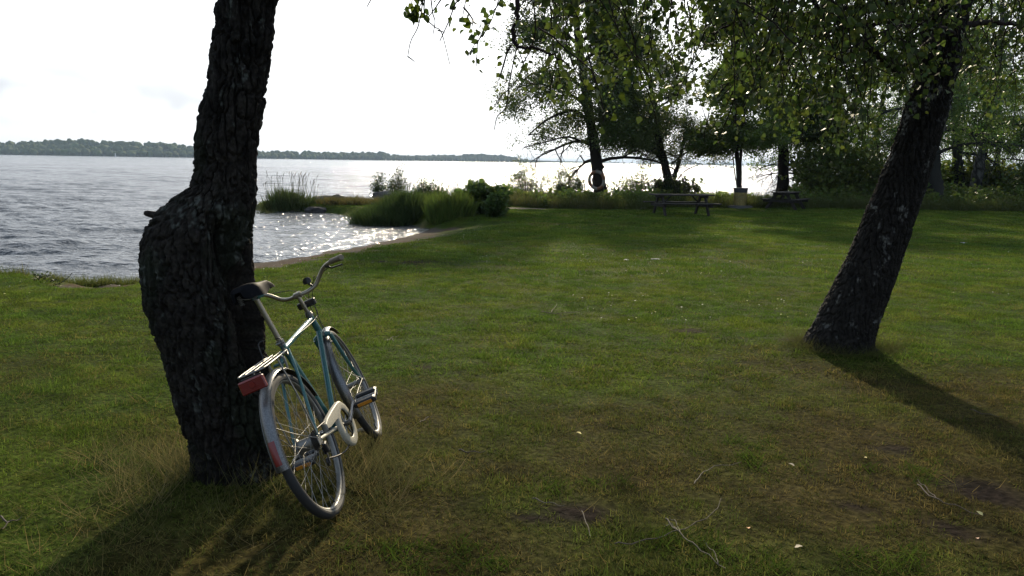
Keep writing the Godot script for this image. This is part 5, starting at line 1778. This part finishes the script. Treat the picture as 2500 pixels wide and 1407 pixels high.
		mb.tube(smooth_path([Vector3(-0.045, ry, s * 0.062), Vector3(-0.025, ry - 0.2, s * 0.068), ra + Vector3(-0.006, 0.016, s * 0.066)], 4), [0.0038], 7)
		part("rack_leg", mb, steel, rk)
		mb = MB.new()
		mb.tube([Vector3(0.17, ry - 0.005, s * 0.035), Vector3(0.215, ry - 0.03, s * 0.02), Vector3(0.236, ry - 0.012, s * 0.018)], [0.004], 7)
		part("rack_bracket", mb, steel, rk)
	for x in [-0.14, -0.03, 0.07]:
		var mb := MB.new()
		mb.tube([Vector3(x, ry - 0.004, -0.062), Vector3(x, ry - 0.004, 0.062)], [0.0032], 7)
		part("crossbar", mb, steel, rk)
	var clip := MB.new()
	clip.tube(smooth_path([Vector3(0.10, ry + 0.004, -0.05), Vector3(0.12, ry + 0.075, -0.05), Vector3(0.125, ry + 0.08, -0.02)], 3), [0.003], 6)
	clip.tube(smooth_path([Vector3(0.10, ry + 0.004, 0.05), Vector3(0.13, ry + 0.06, 0.05), Vector3(0.15, ry + 0.065, 0.02)], 3), [0.003], 6)
	part("spring_clip", clip, black, rk)
	var lamp := MB.new()
	lamp.box(Vector3(-0.252, ry - 0.045, 0), Vector3(0.022, 0.058, 0.112), Basis.IDENTITY, 0.006)
	part("rear_reflector", lamp, red, rk)
	var lens := MB.new()
	lens.tube([Vector3(-0.262, ry - 0.042, 0), Vector3(-0.266, ry - 0.042, 0)], [0.016, 0.013], 16)
	for i in 7:
		lens.box(Vector3(-0.2635, ry - 0.067 + i * 0.0073, 0), Vector3(0.002, 0.0022, 0.10), Basis.IDENTITY, 0.0004)
	part("lens", lens, red, rk)
	var plate := MB.new()
	plate.box(Vector3(-0.237, ry - 0.035, 0), Vector3(0.006, 0.05, 0.09), Basis.IDENTITY, 0.002)
	part("reflector_plate", plate, black, rk)
	# seat
	var post := MB.new()
	var sd := Vector3(-0.20, 0.98, 0.0)
	post.tube([st_top - sd * 0.05, st_top + sd * 0.265], [0.0128], 14)
	part("seat_post", post, brass, root)
	var clampm := MB.new()
	clampm.tube([st_top + sd * 0.0, st_top + sd * 0.026], [0.0185], 14)
	clampm.tube([st_top + Vector3(-0.02, 0.012, -0.018), st_top + Vector3(-0.02, 0.012, 0.022)], [0.006], 8)
	part("seat_clamp", clampm, steel, root)
	var sa := st_top + sd * 0.295 + Vector3(0.01, 0, 0.015)
	var sdl := Node3D.new()
	sdl.name = "saddle"
	root.add_child(sdl)
	sdl.position = sa
	sdl.rotation.y = -0.45
	sdl.scale = Vector3.ONE * 0.82
	sa = Vector3.ZERO
	var prof := [[-0.135, 0.030, 0.008], [-0.128, 0.062, 0.030], [-0.11, 0.088, 0.040], [-0.08, 0.100, 0.045], [-0.05, 0.099, 0.044], [-0.02, 0.084, 0.040], [0.01, 0.060, 0.036], [0.05, 0.036, 0.032], [0.09, 0.026, 0.028], [0.12, 0.022, 0.022], [0.135, 0.016, 0.012], [0.140, 0.004, 0.002]]
	var cover := []
	for q in prof:
		var row := []
		for k in 17:
			var f := lerpf(-1.0, 1.0, k / 16.0)
			var z: float = q[1] * sin(f * PI * 0.5) * (1.0 if absf(f) < 0.8 else 0.985)
			var y: float = q[2] * (1.0 - pow(absf(f), 2.4)) - 0.045 * smoothstep(0.55, 1.0, absf(f)) * smoothstep(0.004, 0.05, q[1]) + 0.012 * smoothstep(-0.02, -0.13, q[0]) - 0.022 * smoothstep(0.09, 0.14, q[0])
			row.append(sa + Vector3(q[0], y, z))
		cover.append(row)
	var sm := MB.new()
	sm.sheet(cover, false)
	part("seat_cover", sm, seat_m, sdl)
	var under := MB.new()
	for s in [-1, 1]:
		under.tube(smooth_path([sa + Vector3(0.115, -0.01, s * 0.008), sa + Vector3(0.05, -0.038, s * 0.022), sa + Vector3(-0.05, -0.036, s * 0.024), sa + Vector3(-0.105, -0.008, s * 0.05)], 4), [0.0036], 7)
	part("seat_rails", under, steel, sdl)
	for s in [-1, 1]:
		var sp := MB.new()
		var coil := []
		for i in 41:
			var g := i * 0.95
			coil.append(sa + Vector3(-0.085 + cos(g) * 0.012, -0.055 + i * 0.0014, s * 0.055 + sin(g) * 0.012))
		sp.tube(coil, [0.0024], 5)
		part("spring", sp, steel, sdl)
	var cl := MB.new()
	cl.box(sa + Vector3(-0.005, -0.040, 0), Vector3(0.05, 0.028, 0.06), Basis.IDENTITY, 0.006)
	part("rail_clamp", cl, mat(lin(0.05, 0.17, 0.16), 0.5), sdl)
	# stem and handlebar
	var sc := ht + ha * 0.135 + Vector3(0.012, 0, 0)
	var stem := MB.new()
	stem.tube(smooth_path([ht - ha * 0.01, ht + ha * 0.09, sc + Vector3(-0.006, 0.0, 0)], 4), [0.0112], 12)
	stem.tube([sc + Vector3(0, 0, -0.02), sc + Vector3(0, 0, 0.02)], [0.0175], 14)
	part("stem", stem, brass, root)
	var hs := MB.new()
	hs.tube([ht + ha * -0.004, ht + ha * 0.006, ht + ha * 0.008, ht + ha * 0.016, ht + ha * 0.018, ht + ha * 0.026], [0.021, 0.022, 0.018, 0.020, 0.016, 0.014], 16)
	hs.tube([hb + ha * -0.012, hb + ha * 0.002], [0.022, 0.021], 16)
	part("headset", hs, steel, root)
	var hbar := Node3D.new()
	hbar.name = "handlebar"
	root.add_child(hbar)
	var half := [Vector3(0, 0, 0), Vector3(0.012, -0.002, 0.055), Vector3(0.028, 0.014, 0.105), Vector3(0.030, 0.050, 0.145), Vector3(0.015, 0.080, 0.185), Vector3(-0.03, 0.094, 0.235), Vector3(-0.085, 0.098, 0.285), Vector3(-0.14, 0.097, 0.33)]
	var pathL := []
	for i in range(7, 0, -1): pathL.append(sc + Vector3(half[i].x, half[i].y, -half[i].z))
	for i in 8: pathL.append(sc + half[i])
	var bar := MB.new()
	bar.tube(smooth_path(pathL, 5), [0.0112], 12)
	part("bar", bar, brass, hbar)
	for s in [-1, 1]:
		var g0 := sc + Vector3(-0.048, 0.0965, s * 0.253)
		var g1 := sc + Vector3(-0.150, 0.0965, s * 0.339)
		var gm := MB.new()
		gm.tube([g0, g0.lerp(g1, 0.04), g0.lerp(g1, 0.5), g0.lerp(g1, 0.95), g1], [0.0135, 0.0155, 0.0150, 0.0165, 0.0140], 14)
		part("grip", gm, grip_m, hbar)
		var lv := MB.new()
		lv.tube(smooth_path([sc + Vector3(-0.012, 0.088, s * 0.216), sc + Vector3(-0.012, 0.066, s * 0.23), sc + Vector3(-0.05, 0.062, s * 0.27), sc + Vector3(-0.10, 0.060, s * 0.315)], 4), [0.005], 7)
		lv.box(sc + Vector3(-0.010, 0.084, s * 0.216), Vector3(0.024, 0.022, 0.022), Basis.IDENTITY, 0.004)
		part("brake_lever", lv, black, hbar)
	var bell := MB.new()
	var bc := sc + Vector3(0.010, 0.050, 0.075)
	bell.tube([bc + Vector3(0, -0.014, 0), bc + Vector3(0, -0.010, 0), bc + Vector3(0, 0.006, 0), bc + Vector3(0, 0.016, 0), bc + Vector3(0, 0.021, 0)], [0.018, 0.024, 0.024, 0.017, 0.004], 18)
	bell.tube([bc + Vector3(0, -0.014, 0), sc + Vector3(0.02, 0.012, 0.09)], [0.006], 8)
	part("bell", bell, black, hbar)
	var fl := MB.new()
	fl.box(hb + ha * 0.19 + Vector3(0.065, 0.0, 0.0), Vector3(0.022, 0.038, 0.105), Basis(Vector3(0, 0, 1), 0.1), 0.005)
	fl.tube([ht + ha * 0.03, hb + ha * 0.19 + Vector3(0.055, 0, 0)], [0.005], 6)
	part("front_reflector", fl, black, root)
	# cables
	var cables := [
		[sc + Vector3(0.0, 0.072, 0.22), sc + Vector3(0.06, 0.04, 0.10), sc + Vector3(0.07, -0.03, 0.03), ht + Vector3(0.045, 0.0, 0.01), hb + Vector3(0.04, 0.02, 0.02), crown + Vector3(0.04, 0.0, 0.0)],
		[sc + Vector3(0.0, 0.072, -0.22), sc + Vector3(0.08, 0.05, -0.10), sc + Vector3(0.09, 0.01, -0.02), ht + Vector3(0.06, 0.02, 0.03), ht + Vector3(-0.01, -0.03, 0.022), st_top + Vector3(0.1, 0.0, 0.02)],
		[sc + Vector3(0.02, 0.06, 0.12), sc + Vector3(0.06, -0.02, 0.06), ht + Vector3(0.03, 0.0, 0.035), hb + Vector3(-0.015, 0.01, 0.026), hb.lerp(bb, 0.5) + Vector3(0, -0.005, 0.02), bb + Vector3(0.0, -0.005, 0.03)]]
	for cpts in cables:
		var mb := MB.new()
		mb.tube(smooth_path(cpts, 6), [0.0021], 6)
		part("cable", mb, black, root)
	# brakes
	for q in [[crown + Vector3(0.03, 0.0, 0), 1.0], [Vector3(0.105, 0.735, 0), -1.0]]:
		var mb := MB.new()
		for s in [-1, 1]:
			mb.tube(smooth_path([q[0] + Vector3(0.006 * q[1], 0.018, s * 0.004), q[0] + Vector3(0.008 * q[1], 0.006, s * 0.038), q[0] + Vector3(0.006 * q[1], -0.045, s * 0.034)], 4), [0.0055], 7)
			mb.box(q[0] + Vector3(0.0, -0.048, s * 0.024), Vector3(0.045, 0.01, 0.01), Basis.IDENTITY, 0.002)
		part("brake_caliper", mb, steel, root)
	# drive side
	var cg := Node3D.new()
	cg.name = "chain_guard"
	root.add_child(cg)
	var cc := bb + Vector3(0, 0, 0.058)
	var ringm := MB.new()
	var r_rows := []
	for q in [[0.074, 0.004], [0.079, 0.010], [0.110, 0.010], [0.119, 0.002], [0.119, -0.012]]:
		var row := []
		for i in 49:
			var g := TAU * i / 48.0
			row.append(cc + Vector3(cos(g) * q[0], sin(g) * q[0], q[1]))
		r_rows.append(row)
	ringm.sheet(r_rows, true)
	part("guard_ring", ringm, cream, cg)
	var pl := MB.new()
	var top_edge := [Vector3(0.0, 0.119, 0), Vector3(-0.12, 0.115, 0), Vector3(-0.24, 0.106, 0), Vector3(-0.29, 0.094, 0)]
	var low_edge := [Vector3(-0.06, 0.05, 0), Vector3(-0.12, 0.062, 0), Vector3(-0.24, 0.063, 0), Vector3(-0.29, 0.070, 0)]
	pl.sheet([[cc + top_edge[0] + Vector3(0, 0, -0.012), cc + top_edge[1] + Vector3(0, 0, -0.012), cc + top_edge[2] + Vector3(0, 0, -0.012), cc + top_edge[3] + Vector3(0, 0, -0.012)], [cc + top_edge[0] + Vector3(0, 0, 0.004), cc + top_edge[1] + Vector3(0, 0, 0.004), cc + top_edge[2] + Vector3(0, 0, 0.004), cc + top_edge[3] + Vector3(0, 0, 0.004)], [cc + top_edge[0] + Vector3(0, -0.006, 0.009), cc + top_edge[1] + Vector3(0, -0.006, 0.009), cc + top_edge[2] + Vector3(0, -0.006, 0.009), cc + top_edge[3] + Vector3(0, -0.004, 0.009)], [cc + low_edge[0] + Vector3(0, 0, 0.009), cc + low_edge[1] + Vector3(0, 0, 0.009), cc + low_edge[2] + Vector3(0, 0, 0.009), cc + low_edge[3] + Vector3(0, 0, 0.009)]], false)
	part("guard_plate", pl, cream, cg)
	var cr := MB.new()
	cr.tube(arc(cc + Vector3(0, 0, -0.008), 0.088, 0, TAU, 48), [0.0035], 6, Color.WHITE, false, true)
	for i in 5:
		var g := TAU * i / 5.0 + 0.3
		cr.tube([cc + Vector3(0, 0, -0.006), cc + Vector3(cos(g) * 0.086, sin(g) * 0.086, -0.008)], [0.0055, 0.004], 6)
	part("chainring", cr, steel, root)
	var pe := bb + Vector3(0.158, 0.055, 0.088)
	var crank := MB.new()
	crank.tube([bb + Vector3(0, 0, 0.03), bb + Vector3(0, 0, 0.085)], [0.014, 0.014], 12)
	crank.tube(smooth_path([bb + Vector3(0, 0, 0.080), bb.lerp(pe, 0.5) + Vector3(0, 0, 0.042), pe + Vector3(0, 0, 0)], 3), taper(7, 0.011, 0.009), 10)
	part("crank", crank, chrome, root)
	pedal(root, pe + Vector3(0, 0, 0.072), black, steel, mat(lin(0.5, 0.2, 0.02), 0.3))
	var pe2 := bb + Vector3(-0.158, -0.055, -0.088)
	crank = MB.new()
	crank.tube([bb + Vector3(0, 0, -0.03), bb + Vector3(0, 0, -0.085)], [0.014, 0.014], 12)
	crank.tube([bb + Vector3(0, 0, -0.080), pe2], [0.011, 0.009], 10)
	part("crank", crank, chrome, root)
	pedal(root, pe2 + Vector3(0, 0, -0.062), black, steel, mat(lin(0.5, 0.2, 0.02), 0.3))
	var cog := MB.new()
	for i in 5:
		cog.tube([ra + Vector3(0, 0, 0.040 + i * 0.0035), ra + Vector3(0, 0, 0.0425 + i * 0.0035)], [0.045 - i * 0.005], 22)
	part("sprocket", cog, mat(lin(0.05, 0.045, 0.04), 0.5, 0.6), root)
	var chain := MB.new()
	var z := 0.050
	chain.tube(smooth_path([ra + Vector3(0.0, 0.044, z), Vector3(0.22, 0.372, z), bb + Vector3(-0.01, 0.088, z)], 6), [0.0042], 6)
	chain.tube(smooth_path([ra + Vector3(0.02, -0.10, z), Vector3(0.16, 0.205, z), Vector3(0.30, 0.182, z), bb + Vector3(0.0, -0.088, z)], 6), [0.0042], 6)
	chain.tube(arc(bb, 0.088, -PI / 2, PI / 2, 14, z), [0.0042], 6)
	part("chain", chain, mat(lin(0.035, 0.03, 0.028), 0.5, 0.6), root)
	var der := MB.new()
	der.box(ra + Vector3(0.012, -0.045, 0.070), Vector3(0.03, 0.05, 0.02), Basis(Vector3(0, 0, 1), 0.3), 0.005)
	der.tube([ra + Vector3(0.022, -0.06, 0.05), ra + Vector3(0.022, -0.06, 0.058)], [0.02], 14)
	der.tube([ra + Vector3(0.004, -0.112, 0.05), ra + Vector3(0.004, -0.112, 0.058)], [0.02], 14)
	der.box(ra + Vector3(0.013, -0.086, 0.061), Vector3(0.014, 0.07, 0.004), Basis(Vector3(0, 0, 1), -0.32), 0.001)
	part("derailleur", der, black, root)
	var ks := MB.new()
	ks.tube([Vector3(0.30, 0.305, -0.03), Vector3(0.17, 0.30, -0.075), Vector3(0.02, 0.295, -0.10)], [0.0075, 0.007, 0.006], 8)
	part("kickstand", ks, steel, root)

func _ready() -> void:
	set_stage()
	n_big = noise(101, 0.11, FastNoiseLite.TYPE_SIMPLEX_SMOOTH, 3)
	n_mid = noise(102, 0.55, FastNoiseLite.TYPE_SIMPLEX_SMOOTH, 3)
	n_fine = noise(103, 2.6, FastNoiseLite.TYPE_SIMPLEX_SMOOTH, 3)
	sdf.resize(GW * GH)
	for k in GH:
		for i in GW:
			sdf[k * GW + i] = shore_distance_exact(GX + i * GC, GD + k * GC)
	for q in bare:
		var p := on_lawn(q[0], q[1])
		bare_at.append([p.x, -p.z, q[2]])
	var t0 := Time.get_ticks_msec()
	make_leaf_meshes()
	build_ground()
	build_water()
	print("land ", Time.get_ticks_msec() - t0)
	build_far_shore()
	build_lawn()
	print("grass ", Time.get_ticks_msec() - t0)
	build_old_tree()
	build_leaning_birch()
	print("big trees ", Time.get_ticks_msec() - t0)
	build_shore_trees()
	build_shore_plants()
	build_furniture()
	build_bicycle()
	build_litter()
	print("all ", Time.get_ticks_msec() - t0)
